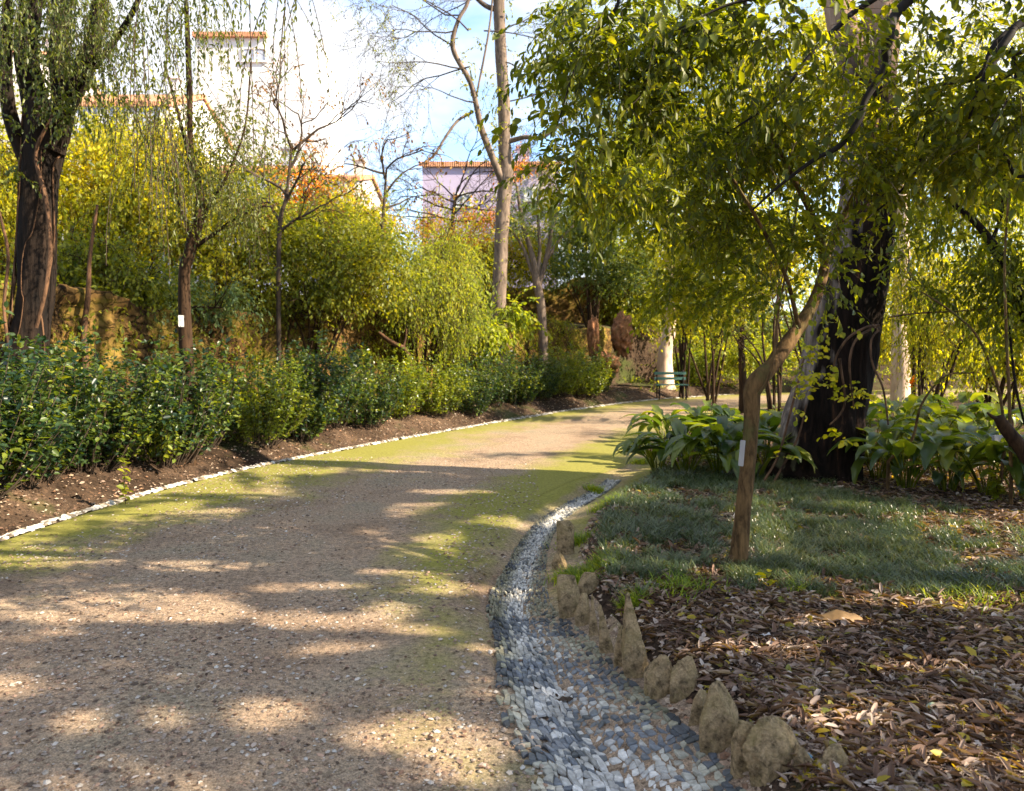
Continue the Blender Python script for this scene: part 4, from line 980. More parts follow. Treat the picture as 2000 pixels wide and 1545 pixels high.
# --- unseen shade trees added right of the camera, leaves cut to shape the dapples
def added_shade_tree(label, x, y, h, bl, n, seed, leaf=.10, gap=.05, f=.9):
    r = np.random.RandomState(seed); z = gz1(x, y); t = thing('added_shade_tree', label, 'tree', (x, y, z), 'unseen trees added to shade the path')
    mb = MB(); P = catmull([(x, y, z-.1), (x+.1, y, h*.3), (x-.05, y+.1, h*.6), (x, y, h)], 6); tube(mb, P, np.linspace(.24, .07, len(P)), 16, rough=.06, ridges=9)
    for c in bl:
        c0 = np.array(c[:3]); s0 = np.array((x, y, h*r.uniform(.45, .8))); m = (s0+c0)/2+np.array((0, 0, .3)); tube(mb, catmull([s0, m, c0], 6), np.linspace(.05, .012, 13), 8, rough=.06)
    mb.build('trunk', M['bark_dark'], t); cr = MB(); spray(cr, blobs(bl, n, r, f, gap, 1.6), r, kf, leaf, 12, .5, .6, filt='shade', twr=.0015); cr.build('crown', [M['overhang'], M['twig']], t)
added_shade_tree('unseen broad tree added right of the viewpoint to shade the near path', 7.2, 2.4, 5.6, [(5.2,1.8,5.6,1.8,1.7,.8),(7.2,2.4,5.9,1.8,1.8,.9),(9.2,2.0,6.2,1.8,1.7,.9),(6.3,.4,5.8,1.7,1.5,.8),(8.4,.2,6.4,1.7,1.5,.8),(7,4.3,6.2,2,1.5,.8),(9.2,4.2,6.6,1.8,1.5,.8),(4,.2,5.4,1.6,1.4,.7)], 7000, 5)
added_shade_tree('unseen broad tree added further right to shade the lawn and kerb', 11.5, 4.5, 6.8, [(11,3,7,2,1.9,1),(11,5.6,7.2,2,1.9,1),(13,4.5,7.4,2,1.9,1),(9.2,6.4,7,2,1.6,.9),(12.5,1.4,7.2,2,1.6,1),(7.6,6.8,6.6,1.5,1.3,.8),(13,7.4,7.6,2,1.8,1)], 5200, 6)

# --- right edge leaning dark tree and thin stems
b = ground(2080, 960); Yt = 7.5
b = np.array((at(2060, 960, Yt)[0], Yt, 0)); b[2] = gz1(b[0], b[1])
t = thing('leaning_dark_tree', 'thin dark tree leaning in from the right frame edge', 'tree', b)
mb = MB(); limb_mesh([(2110,1000,Yt,40),(2090,880,Yt,32),(2050,740,Yt,28),(2015,640,Yt,25),(1985,570,Yt,22),(1958,510,Yt,19),(1915,445,Yt,14),(1870,405,Yt,10),(1820,370,Yt-.1,6)], 12, 6, mb, root=True, rough=.1)
limb_mesh([(1935,475,Yt,8),(1955,420,Yt,7),(1965,330,Yt,5),(1990,240,Yt,4)], 7, 6, mb); limb_mesh([(1968,520,Yt,7),(1972,640,Yt-.2,5),(1985,760,Yt-.3,5),(2010,860,Yt-.3,4)], 7, 6, mb)
mb.build('trunk', M['bark_dark'], t)
cr = MB(); spray(cr, blobs([pb(1900,430,Yt,130,110,.9), pb(1990,560,Yt,80,110,.7), pb(1960,300,Yt,130,120,.8), pb(1830,530,Yt+.3,80,60,.6)], 800, rg, 2.2, .05), rg, kn, .07, 9, .36, .8); cr.build('crown', [M['sapling'], M['twig']], t)
# arching thin canes
def cane(label, tr, leafn=10):
    b = at(*tr[0][:3]); b[2] = gz1(b[0], b[1]); t = thing('thin_sapling', label, 'sapling', b, 'thin bare stems among the broad-leaved plants'); mb = MB(); limb_mesh(tr, 6, 6, mb, root=True); mb.build('stem', M['bark_sap'], t)
    cr = MB(); P, r_ = trace(tr, 6); q = P[len(P)//2:]; spray(cr, q[rg.randint(0, len(q), leafn)], rg, kn, .06, 6, .2, .5); cr.build('leaves', [M['sapling'], M['twig']], t)
cane('thin arched stem curving over the broad-leaved plants at right', [(1955,930,7.0,7),(1962,860,7.0,6),(1950,760,7.0,6),(1910,660,7.0,5),(1860,610,7.0,4),(1800,570,7,3)])
cane('thin straight stem rising beside the right frame edge', [(1975,950,6.8,8),(1972,800,6.8,7),(1966,660,6.8,6),(1962,520,6.8,5),(1970,380,6.8,4)])
cane('dark bowed stem between the gum tree and right plants', [(1735,900,7.6,7),(1780,860,7.5,6),(1800,790,7.4,5),(1845,735,7.3,4),(1900,728,7.3,3)], 5)
# broken stump branch
b = at(2010, 905, 6.6); b[2] = gz1(b[0], b[1]); t = thing('broken_stump', 'short leaning broken stump at the right frame edge', 'stump', b)
mb = MB(); limb_mesh([(2035,990,6.6,36),(2010,905,6.6,30),(1985,865,6.6,28),(1965,838,6.6,25),(1950,815,6.6,20)], 14, 6, mb, rough=.12); limb_mesh([(1955,822,6.6,12),(1940,815,6.6,8),(1928,806,6.6,4)], 8, 4, mb, rough=.1); mb.build('trunk', M['bark_brown'], t)
pl = plate('stone_slab', 'pale grey slab half hidden behind the broken stump', 1968, 862, 7.0, 64, 26, -.3, .2, flat_mat('grey_slab', (.3,.28,.26)), .03); pl['category'] = 'slab'

# ------------------------------------------------------------------ broad-leaved plants
def broadleaf(mb, base, yaw, L, W, stalk, elev, bend, r, ms=1):
    """one arching leaf blade on a stalk: a folded, lobed-edge strip"""
    n = 9; D = np.array((math.cos(yaw), math.sin(yaw), 0)); Nn = np.array((-math.sin(yaw), math.cos(yaw), 0))
    s = np.linspace(0, 1, 5); S = base[None]+D[None]*(stalk*.45*s**1.3)[:, None]+np.array((0, 0, 1))[None]*(stalk*s*(1-.15*s))[:, None]
    tube(mb, S, np.linspace(.008, .005, 5), 5, ms, cap=False); p = S[-1].copy(); e = elev; V = []
    for i in range(n):
        u = i/(n-1); w = W*math.sin(PI*min(1, (u*.93+.05))**.75)**.85*(1+.10*math.sin(i*2.6+r.rand()*2)); w = max(w, .004)
        up = np.array((-math.sin(e)*D[0], -math.sin(e)*D[1], math.cos(e)))
        c = p; V += [c+Nn*w*.5+up*w*.20, c+Nn*w*.26+up*w*.10, c, c-Nn*w*.26+up*w*.10, c-Nn*w*.5+up*w*.20]
        p = p+(D*math.cos(e)+np.array((0, 0, 1))*math.sin(e))*L/(n-1); e -= bend/(n-1)
    i = np.arange(n-1)[:, None]*5; j = np.arange(4)[None]
    mb.add(V, np.stack([i+j, i+j+1, i+6+j, i+5+j], -1).reshape(-1, 4), 0)
def make_plant(seed, label, n, L, group, mat, stalk=(.25, .6)):
    r = np.random.RandomState(seed); t = thing('broad_leaved_plant', label, 'plant', (0, 0, 0), group); mb = MB()
    for k in range(n):
        a = r.uniform(0, 6.28); q = r.rand(); broadleaf(mb, np.array((math.cos(a)*.07, math.sin(a)*.07, -.02)), a+r.normal(0, .3), L*r.uniform(.4, 1.2), L*r.uniform(.24, .40), r.uniform(*stalk), r.uniform(.1, 1.0), r.uniform(.9, 2.2), r)
    mb.build('foliage', [M[mat], M['green']], t); return t
GL, GR = 'broad-leaved plants left of the gum tree', 'broad-leaved plants right of the gum tree'
gpl = [(1285,900,8.9,.8,'drooping broad-leaved plant spilling over the path edge, leftmost'), (1340,925,8.6,.9,'broad-leaved plant with bluish hanging leaves at the grass edge'), (1330,850,10.2,1.0,'broad-leaved plant behind the leftmost drooping one'), (1405,930,8.5,.95,'broad-leaved plant directly left of the crooked trunk'),
 (1400,840,10,1.05,'tall broad-leaved plant seen just left of the trunk elbow'), (1475,930,8.3,.85,'broad-leaved plant squeezed between crooked trunk and gum tree'), (1440,850,9.6,1.2,'tallest broad-leaved plant, behind the trunk elbow'), (1500,880,9.2,1.0,'broad-leaved plant tucked against the gum tree flank'), (1380,790,11.5,1.1,'far broad-leaved plant beside the bench'), (1300,800,12.6,.9,'small far broad-leaved plant at the bend')]
gpr = [(1715,930,8.2,.8,'broad-leaved plant touching the gum tree right side'), (1770,950,7.7,.85,'low broad-leaved plant next to the bowed stem'), (1800,860,9.3,1.0,'mid broad-leaved plant behind the bowed stem'), (1850,945,7.5,.85,'front broad-leaved plant above the leaf litter'), (1880,860,8.8,1.0,'broad-leaved plant below the thin arched stem'),
 (1930,930,7.3,.85,'front broad-leaved plant left of the broken stump'), (1760,820,10.4,1.0,'far sunlit broad-leaved plant near the orange flower'), (1940,830,9.4,1.0,'sunlit broad-leaved plant behind the broken stump'), (1860,800,10.8,1.0,'far pale broad-leaved plant by the lawn'), (1995,945,7.1,.8,'broad-leaved plant cut by the right edge'), (1700,850,9.6,.9,'broad-leaved plant behind the gum tree edge')]
pr = [make_plant(90, gpl[0][4], 24, .50, GL, 'bigleaf'), make_plant(91, gpl[1][4], 24, .55, GL, 'bigleaf'), make_plant(92, gpr[0][4], 28, .50, GR, 'bigleaf', (.3, .85)), make_plant(93, gpr[1][4], 26, .52, GR, 'bigleaf', (.25, .8))]
for i, (a, b_, Y, sc, lab) in enumerate(gpl):
    p = at(a, b_, Y); p[2] = gz1(p[0], p[1])
    if i < 2: pr[i].location = tuple(map(float, p)); pr[i].scale = (sc,)*3
    else: dup(pr[i % 2], p, rg.uniform(0, 6.28), sc, lab)
for i, (a, b_, Y, sc, lab) in enumerate(gpr):
    p = at(a, b_, Y); p[2] = gz1(p[0], p[1])
    if i < 2: pr[2+i].location = tuple(map(float, p)); pr[2+i].scale = (sc,)*3
    else: dup(pr[2+i % 2], p, rg.uniform(0, 6.28), sc, lab)
# little seedlings
def seedling(label, px, py, h, mat='hedge', n=26, L=.05):
    g = ground(px, py); t = thing('seedling', label, 'plant', g, 'small lone plants'); mb = MB(); r = np.random.RandomState(int(px))
    P = np.stack([g[0]+r.normal(0, .01, 6).cumsum(), g[1]+np.zeros(6), g[2]+np.linspace(-.02, h, 6)], -1); tube(mb, P, np.linspace(.004, .002, 6), 5, 1)
    tt = r.uniform(.2, 1, n); X = np.stack([np.interp(tt, np.linspace(0, 1, 6), P[:, i]) for i in range(3)], -1); put_leaves(mb, X, r.uniform(0, 6.28, n), r.normal(.1, .4, n), r.normal(0, .4, n), L*r.uniform(.6, 1.3, n), leaf_fold(.38)); mb.build('foliage', [M[mat], M['twig']], t)
seedling('slim green seedling in the soil between hedge and kerb', 245, 985, .42, 'green', 30, .07)
seedling('leafy green sprig at the lower right of the broad-leaved plants', 1950, 985, .30, 'sapling', 50, .07)
seedling('tiny green sprout on the leaf litter at the grass edge', 1500, 1150, .10, 'yellow', 8, .06)

# ------------------------------------------------------------------ background shrubs and trees
def shrub(name, label, cat, base, bl, n, mat, leaf=.07, lpt=10, tpl=kk, ln=.45, droop=.5, seed=0, group=None, stems=6, freq=1.4, thr=-.1, trunk='bark_brown', weep=0, rad=.034, yawj=None):
    r = np.random.RandomState(seed+200); b = np.array(base, float); t = thing(name, label, cat, b, group)
    mb = MB(); order = sorted(bl, key=lambda c: c[2])
    for k in range(stems):
        c = np.array(order[k % len(order)][:3])+r.normal(0, .2, 3); s0 = b+np.array((r.normal(0, .12), r.normal(0, .12), -.05)); m = s0*.55+c*.45; m[2] = s0[2]+(c[2]-s0[2])*.62; m[:2] += r.normal(0, .15, 2)
        tube(mb, catmull([s0, m, c], 7), np.linspace(rad, rad*.25, 15), 7, rough=.08)
        for q in range(4):
            u = r.uniform(.4, .95); p0 = s0*(1-u)+c*u; tp = []; grow(mb, m*(1-u)+c*u, r.normal(0, 1, 3)+np.array((0, 0, .5)), .8*rad/.04, rad*.35, 1, r, tp, 3, .3, 0, 0, 5, .003)
    mb.build('trunk' if cat == 'tree' else 'stems', M[trunk], t)
    cr = MB(); P = blobs(bl, n, r, freq*1.5, thr+.08, 1.9, seed % 4); P = P+r.normal(0, .16*rad/.04, P.shape)*(r.rand(len(P), 1) < .5)
    Q_ = P[r.rand(len(P)) < .07]; spray(cr, Q_, r, tpl, leaf, lpt+6, ln*2.6, .15, up=.9, twr=.004, filt=(group == SR_))
    if weep:
        k = int(n*weep); strands(cr, P[:k], r, tpl, ln*1.9, leaf, lpt+6, sway=.25); P = P[k:]
    spray(cr, P, r, tpl, leaf, lpt, ln, droop, twr=.003, filt=(group == SR_)); cr.build('crown' if cat == 'tree' else 'foliage', [M[mat], M['twig']], t); return t
pass
SR_ = 'sunlit trees beyond the bend on the right'
def gb(px, Y): x = (px-1000)/F*Y; return (x, Y, gz1(x, Y))
SB = 'shrubs and small trees on the bank'
shrub('yellow_leaved_tree', 'bright yellow-green tree on the bank right of the vine-wrapped trunk', 'tree', gb(250, 15), [pb(230,300,15,120,80,1.2), pb(170,420,14.5,80,110,1.1), pb(300,400,14.5,90,90,1.2), pb(330,300,15,70,70,1), pb(180,250,15.5,70,50,1)], 3000, 'yellow', .085, 10, kk, .5, .8, 1, SB, weep=.4)
shrub('yellow_leaved_shrub', 'golden shrub left of the vine-wrapped trunk, at the frame edge', 'shrub', gb(10, 13), [pb(0,300,13,60,100,1), pb(20,430,13,60,90,1), pb(-60,380,13,80,140,1)], 1300, 'yellow', .08, 10, kk, .45, .7, 2, SB, weep=.3)
shrub('green_shrub', 'mid-green shrub over the wall behind the vine-wrapped trunk', 'shrub', gb(190, 12.2), [pb(190,520,12.3,90,60,.7), pb(110,560,12.3,60,40,.6), pb(290,560,12.3,70,60,.6)], 1100, 'green', .075, 10, kk, .4, .7, 3, SB)
shrub('green_shrub', 'dark ivy-like shrub draped over the wall left of the slender tree', 'shrub', gb(290, 12.6), [pb(280,600,12.5,70,40,.4), pb(200,600,12.4,80,35,.3), pb(340,570,12.8,60,50,.4), pb(440,590,12.9,60,35,.4), pb(80,590,12.0,80,40,.4)], 1300, 'teal', .07, 9, kk, .3, .8, 4, SB)
shrub('green_shrub', 'leafy shrub hanging low over the wall just right of the vine-wrapped trunk', 'shrub', gb(150, 12.0), [pb(150,590,11.8,60,45,.4), pb(240,620,11.9,50,35,.35)], 600, 'green', .075, 9, kk, .35, .8, 44, SB)
shrub('green_shrub', 'loose tall green shrub against the foot of the white building', 'shrub', gb(600, 21), [pb(560,330,21,70,50,1.2), pb(620,380,21,60,50,1.2), pb(500,340,21,60,60,1.2)], 380, 'green', .085, 8, kk, .5, .6, 46, SB, thr=.12, stems=9)
shrub('golden_shrub', 'small golden shrub lit behind the slender tree', 'shrub', gb(440, 14.2), [pb(440,540,14.2,50,60,.6), pb(410,460,14.6,60,60,.8)], 700, 'yellow', .08, 9, kk, .4, .5, 5, SB)
shrub('hazel_shrub', 'tall loose green shrub with many leaning stems right of the slender tree', 'shrub', gb(590, 15), [pb(540,470,15,90,70,1.1), pb(640,450,15.5,100,60,1.1), pb(720,510,15,90,80,1.1), pb(500,550,14.4,80,40,.6), pb(620,560,14.6,100,40,.7), pb(470,520,15,60,70,.8)], 2700, 'green', .08, 9, kk, .55, .5, 6, SB, stems=14, freq=2.6, thr=.02)
shrub('orange_leaved_shrub', 'shrub with orange autumn leaves below the white building', 'shrub', gb(580, 18), [pb(570,390,18,40,30,.6), pb(640,310,18,50,22,.6), pb(600,350,18,60,35,.6)], 170, 'orange', .08, 7, kk, .45, .5, 7, SB, stems=8)
shrub('yellow_crowned_tree', 'round yellow-green tree standing at the foot of the white building', 'tree', gb(690, 19), [pb(640,430,19,80,50,1.2), pb(710,440,19,55,45,1.1), pb(660,480,18.5,110,50,1.2)], 1700, 'yellow', .09, 10, kk, .5, .6, 8, SB)
shrub('weeping_shrub', 'wide weeping light-green shrub spilling over the wall in the centre', 'shrub', gb(820, 17.2), [pb(800,520,17.2,100,50,1.2), pb(850,560,17,100,50,1.2), pb(780,560,16.9,90,45,1), pb(870,500,17.6,60,40,1), pb(900,580,17.2,60,35,.8)], 2500, 'light', .085, 10, kw, .6, 1.0, 9, SB, weep=.5, stems=10)
shrub('spotted_laurel', 'broad green sprigs hanging over the wall under the tall pale trunk', 'shrub', gb(950, 19.6), [pb(960,650,19.3,50,28,.5), pb(910,640,19,50,25,.5), pb(1000,620,19.8,40,20,.5)], 360, 'light', .12, 8, kf, .4, .6, 10, SB)
shrub('tawny_shrub', 'orange-tinged shrub in front of the lavender house', 'shrub', gb(900, 24), [pb(880,470,24,70,28,1.2), pb(940,480,24,60,35,1.2), pb(850,440,25,40,20,.8)], 600, 'tawny', .09, 9, kk, .6, .6, 11, SB)
shrub('tawny_shrub', 'yellowing shrub between the tall pale trunk and the weeping shrub', 'shrub', gb(930, 23), [pb(930,520,23,60,35,1.1), pb(1010,500,24,70,50,1.1)], 900, 'yellow', .10, 9, kk, .6, .6, 12, SB)
shrub('grey_green_tree', 'dense grey-green tree behind the forked small tree', 'tree', gb(1150, 26), [pb(1130,450,26,90,70,1.6), pb(1190,420,27,80,80,1.6), pb(1090,520,25,60,40,1.2), pb(1200,520,25.5,80,50,1.3)], 1700, 'teal', .11, 10, kk, .6, .4, 13, SB)
shrub('grey_green_tree', 'sunlit upper tree in front of the top right of the lavender house', 'tree', gb(1230, 30), [pb(1230,330,30,90,90,2), pb(1160,370,30,60,60,1.6), pb(1270,240,31,70,80,1.8)], 2200, 'light', .12, 10, kk, .7, .5, 14, SB)
shrub('orange_leaved_shrub', 'rusty shrub at the left foot of the lavender house', 'shrub', gb(840, 30), [pb(838,440,30,26,20,.8), pb(940,425,30,50,18,.8), pb(1010,330,31,40,14,.8)], 320, 'orange', .10, 7, kk, .5, .5, 15, SB)
# trees beyond the bend and to the right
shrub('airy_tree', 'tall airy light-green tree filling the gap between the pale tall trunk and the overhanging leaves', 'tree', gb(1160, 27), [pb(1130,150,27,70,110,1.8), pb(1220,90,27,90,90,2), pb(1110,20,27,60,50,1.5), pb(1190,260,27,80,80,1.8), pb(1330,60,27,90,90,2)], 1500, 'light', .11, 10, kk, .7, .6, 40, SB, thr=.1, stems=9)
shrub('airy_tree', 'tall yellow-green tree behind the overhanging leaves in the upper centre', 'tree', gb(1330, 24), [pb(1310,220,24,80,110,1.6), pb(1400,120,24,90,110,1.8), pb(1260,400,24,70,80,1.5), pb(1350,380,24,70,80,1.5)], 1700, 'right', .11, 10, kk, .65, .5, 41, SB, thr=.08, stems=8)
shrub('green_shrub', 'tall loose shrub rising before the low orange-roofed house', 'shrub', gb(470, 16.5), [pb(470,400,16.5,80,60,1), pb(400,360,16.5,50,60,.8), pb(540,430,16.5,50,50,.8)], 900, 'green', .085, 9, kk, .5, .5, 42, SB, thr=.1, stems=9)
shrub('tawny_shrub', 'yellowing tall shrub right of the round yellow tree', 'shrub', gb(735, 20), [pb(735,450,20,35,60,1), pb(690,400,20,35,40,.8)], 300, 'tawny', .09, 8, kk, .5, .5, 43, SB, thr=.0)
SR = 'sunlit trees beyond the bend on the right'
shrub('woodland_tree', 'bright tree above the bench, left of the gum tree', 'tree', gb(1390, 19), [pb(1370,480,19,90,100,1.4), pb(1440,580,18,70,70,1.2), pb(1340,590,19,60,50,1.1), pb(1460,430,19.5,90,90,1.4)], 1900, 'right', .09, 10, kk, .5, .6, 20, SR)
shrub('woodland_tree', 'yellow-lit tree directly behind the crooked trunk elbow', 'tree', gb(1520, 15), [pb(1510,580,15,70,90,1.2), pb(1540,480,15.5,80,80,1.2), pb(1420,650,15.5,60,40,.9)], 1200, 'right', .085, 10, kk, .5, .6, 21, SR)
shrub('woodland_tree', 'tall pale yellow-green tree behind the gum tree top', 'tree', gb(1600, 22), [pb(1540,260,22,130,120,2), pb(1650,180,22,130,120,2), pb(1430,230,22,110,140,2), pb(1560,60,22,160,60,2), pb(1340,240,23,90,90,1.8)], 2500, 'right', .11, 10, kk, .65, .5, 22, SR, thr=.08)
shrub('woodland_tree', 'feathery tree with hanging sprays right of the gum tree', 'tree', gb(1800, 12), [pb(1790,560,12,80,90,1), pb(1850,620,12,90,70,1), pb(1790,470,12.4,70,60,1), pb(1900,560,12,70,80,.9)], 1100, 'right', .075, 12, kw, .5, .9, 23, SR, weep=.35)
shrub('woodland_tree', 'large sunny tree filling the distance at the far right', 'tree', gb(1920, 20), [pb(1860,400,20,140,120,1.8), pb(1960,480,19,110,140,1.8), pb(1830,250,21,150,130,2), pb(1970,280,20,120,150,1.8), pb(1900,100,21,170,90,2), pb(1760,360,21,90,90,1.6)], 2600, 'right', .10, 10, kk, .6, .5, 24, SR, thr=.02)
shrub('woodland_tree', 'low yellow thicket beyond the right-hand plants', 'tree', gb(1950, 13.5), [pb(1950,660,13.5,90,60,1), pb(1880,690,14,70,40,.9), pb(2040,620,13.5,80,120,1)], 1700, 'right', .075, 10, kk, .45, .6, 25, SR)
shrub('green_shrub', 'bushy green shrub behind the bench at the bend', 'shrub', gb(1290, 29), [pb(1250,600,28,70,60,1.5), pb(1330,640,30,60,50,1.4), pb(1260,510,28,60,60,1.5)], 1600, 'green', .12, 10, kk, .6, .5, 26, SB)
shrub('green_shrub', 'light shrub edging the far side of the path beyond the bench', 'shrub', gb(1380, 27), [pb(1390,700,27,80,28,1.2), pb(1470,690,26,70,30,1.2), pb(1330,720,27,40,20,.9)], 1100, 'light', .10, 9, kk, .5, .5, 27, SB)
shrub('green_shrub', 'dark shrub under the trees beyond the bench', 'shrub', gb(1450, 31), [pb(1450,630,31,110,40,1.5), pb(1560,640,30,90,40,1.5), pb(1360,600,32,80,50,1.5)], 1500, 'teal', .12, 9, kk, .6, .5, 28, SB)
shrub('green_shrub', 'pale shrub across the far lawn at right', 'shrub', gb(1820, 26), [pb(1770,650,27,90,30,1.4), pb(1900,660,26,110,40,1.4), pb(1690,650,27,60,40,1.2)], 1500, 'right', .11, 9, kk, .6, .5, 29, SR)
# sparse twiggy tree before the white building, bare tree before the lavender one
def twiggy(name, label, px, Y, tr, starts, L, mat, leafn, leafmat, leaf, lev=3, seed=0, grav=-.05, r0=.03, kids=4):
    r = np.random.RandomState(300+seed); b = np.array(gb(px, Y)); t = thing(name, label, 'tree', b); mb = MB(); tips = []
    q = [(px, to_px(b)[1]+10, Y, tr[0][3]*1.1)]+list(tr); limb_mesh(q, 8, 6, mb, rough=.05)
    for a, c2, dx, dz in starts: grow(mb, at(a, c2, Y), (dx, r.normal(0, .4), dz), L, r0, lev, r, tips, kids, .3, grav, 0, 4, .0035)
    mb.build('trunk', M[mat], t); tp = np.array(tips); cr = MB(); k = r.randint(0, len(tp), leafn); spray(cr, tp[k], r, kf, leaf, 6, .25, .7); cr.build('crown', [M[leafmat], M['twig']], t)
twiggy('sparse_tree', 'nearly bare tree with a few brown leaves before the white building', 545, 14, [(545,470,14,9),(560,380,14,7),(570,280,14,5)], [(545,430,-.5,.8),(556,400,.5,.8),(565,330,.6,.7),(570,290,-.1,1),(560,380,-.6,.6),(568,300,.7,.5),(550,450,.9,.6)], 1.0, 'twig', 150, 'brownleaf', .055, 3, 1)
twiggy('sparse_tree', 'thin tree with hanging dead leaves right of the white building', 740, 18, [(745,480,18,8),(750,400,18,6),(755,330,18,4)], [(745,440,-.7,.6),(750,380,.6,.7),(752,350,-.3,.9),(755,330,.5,.5),(748,410,.8,.3),(754,340,-.8,.4)], 1.0, 'twig', 80, 'brownleaf', .08, 2, 2)
twiggy('bare_tree', 'bare dark-twigged tree against the lavender house', 885, 29, [(880,470,29,9),(885,420,29,8),(890,380,29,6)], [(880,440,-.8,.5),(885,420,.8,.5),(888,390,-.5,.8),(890,380,.5,.8),(884,410,-.9,.2),(886,400,.95,.15),(890,385,0,1),(888,395,.3,.6),(883,430,-.95,.3),(890,385,.9,.35),(887,395,-.9,.4),(880,430,.95,.1)], 2.0, 'twig', 10, 'orange', .06, 4, 3, r0=.035, kids=4)
# pale trunks
def pale_trunk(label, tr, crown=None, mat='bark_pale'):
    b = at(*tr[0][:3]); b[2] = gz1(b[0], b[1]); t = thing('pale_trunk_tree', label, 'tree', b); mb = MB(); limb_mesh(tr, 16, 6, mb, root=True, rough=.06); mb.build('trunk', M[mat], t)
    if crown: cr = MB(); spray(cr, blobs(crown, 500, rg, 1.3, 0), rg, kk, .11, 9, .6, .5); cr.build('crown', [M['right'], M['twig']], t)
pale_trunk('sunlit cream-barked tree standing behind the green bench', [(1298,760,25,44),(1298,720,25,32),(1300,680,25,27),(1308,640,25,24),(1312,560,25,20),(1300,430,25,16),(1290,300,25,10)], [pb(1300,300,25,80,90,1.4)])
pale_trunk('thin upright dark tree between the bench and the crooked trunk', [(1452,760,18,16),(1448,680,18,12),(1450,600,18,11),(1455,500,18,9),(1450,330,18,6)], None, 'bark_brown')
pale_trunk('pinkish smooth-barked tree showing right of the gum tree', [(1760,720,17,34),(1755,640,17,26),(1758,560,17,24),(1765,500,17,22),(1762,400,17,18),(1750,250,17,14)], [pb(1750,250,17,90,80,1.2)])
pale_trunk('slender brown tree in the thicket left of the slender tagged tree', [(168,760,10.8,16),(166,700,10.8,13),(164,640,10.8,12),(172,580,10.8,10),(176,500,10.8,7),(190,400,10.8,5)], None, 'vine')
# broken branch over the wall in the centre
b = at(790, 700, 16.2); b[2] = gz1(b[0], b[1]); t = thing('broken_branch', 'pale broken branch poking out of the dark hollow in the hedge', 'branch', at(748, 655, 16.0))
mb = MB(); limb_mesh([(740,650,16,6),(758,664,15.9,9),(775,674,15.8,10),(790,682,15.8,10),(800,700,15.9,7),(806,740,16,6)], 8, 6, mb, rough=.1); limb_mesh([(788,680,15.8,5),(792,660,15.8,4),(794,642,15.8,3)], 6, 4, mb); mb.build('stem', M['vine'], t)
# low cover on the bank
rr = np.random.RandomState(9); mb = MB(); N = 9000
s2 = rr.uniform(3, 25, N); of = WOFF+.2+rr.uniform(0, 1, N)**1.3*9; i = np.minimum((s2/.02).astype(int), len(P1)-1); x = P1[i, 0]-T1[i, 1]*of; y = P1[i, 1]+T1[i, 0]*of
P = np.stack([x, y, gz(x, y)+.02], -1); spray(mb, P, rr, kk, .07, 6, .3, .1, .8, twig=False)
N = 5200; s2 = rr.uniform(3, 26, N); of = WOFF-.33+rr.uniform(-.1, .3, N); i = np.minimum((s2/.02).astype(int), len(P1)-1); x = P1[i, 0]-T1[i, 1]*of; y = P1[i, 1]+T1[i, 0]*of
P = np.stack([x, y, 2.42-rr.uniform(0, 1, N)**1.8*1.1], -1); P = P[nz(P, 1.5, 2) > -.12]; spray(mb, P, rr, kk, .065, 7, .28, .9, twig=False)
tag(mb.build('ivy', M['green']), 'ivy and low ground cover over the bank and the wall top', 'ivy', kind='stuff')
# far wood behind the right trees closes the view
mb = MB(); rr = np.random.RandomState(10)
B = [((px-1000)/F*34, 34+rr.uniform(-2, 3), z, 2.6, 2.0, 1.6) for px in range(1150, 2500, 95) for z in (1.8, 4.6, 7.2, 9.6)]
B = [b_ for b_ in B if not (b_[2] > 9 and 11 < b_[0] < 17)]
spray(mb, blobs(B, 11000, rr, .8, -.05), rr, kk, .17, 9, .8, .5, twig=False)
tag(mb.build('distant_wood', M['right']), 'sunny wood in the distance behind the right-hand trees', 'wood', kind='stuff')
mb = MB(); N = 12000; x = rr.uniform(4, 26, N); y = rr.uniform(8, 34, N); sl = sdist(x, y, LEs); sr = -sdist(x, y, REs); k = ((sr > 1.5) & (y > 9.5)) | (sl > .6); x, y = x[k], y[k]
P = np.stack([x, y, gz(x, y)+.02], -1); k = nz(P, .9, 1) > -.1; spray(mb, P[k], rr, kk, .08, 6, .25, .1, .8, twig=False)
tag(mb.build('ground_cover', M['light']), 'sunlit low plants carpeting the ground beyond the gum tree', 'ground cover', kind='stuff')

# ------------------------------------------------------------------ buildings
def box(mb, x0, x1, y0, y1, z0, z1, m=0):
    V = [(x, y, z) for z in (z0, z1) for x, y in ((x0, y0), (x1, y0), (x1, y1), (x0, y1))]
    mb.add(V, [(0,1,5,4),(1,2,6,5),(2,3,7,6),(3,0,4,7),(4,5,6,7),(3,2,1,0)], m)
def plaster(name, c): return flat_mat(name, c, .9, .08, 1.2, .05)
tile = NT('roof_tile'); v = tile.coord('Object'); w = tile.n('ShaderNodeTexWave', bands_direction='X'); w.inputs['Scale'].default_value = 3.2; tile.l(v, w.inputs['Vector'])
tc = tile.ramp(tile.noise(v, 6, 4), [(.3, (.40,.17,.09)), (.7, (.58,.30,.17))]); M['tile'] = tile.done(tile.bsdf(tc, .9, w.outputs['Fac'], .8, .06))
M['glass'] = flat_mat('window_pane', (.40,.44,.52), .25, .1); M['frame'] = flat_mat('window_frame', (.7,.69,.66), .6, .05)
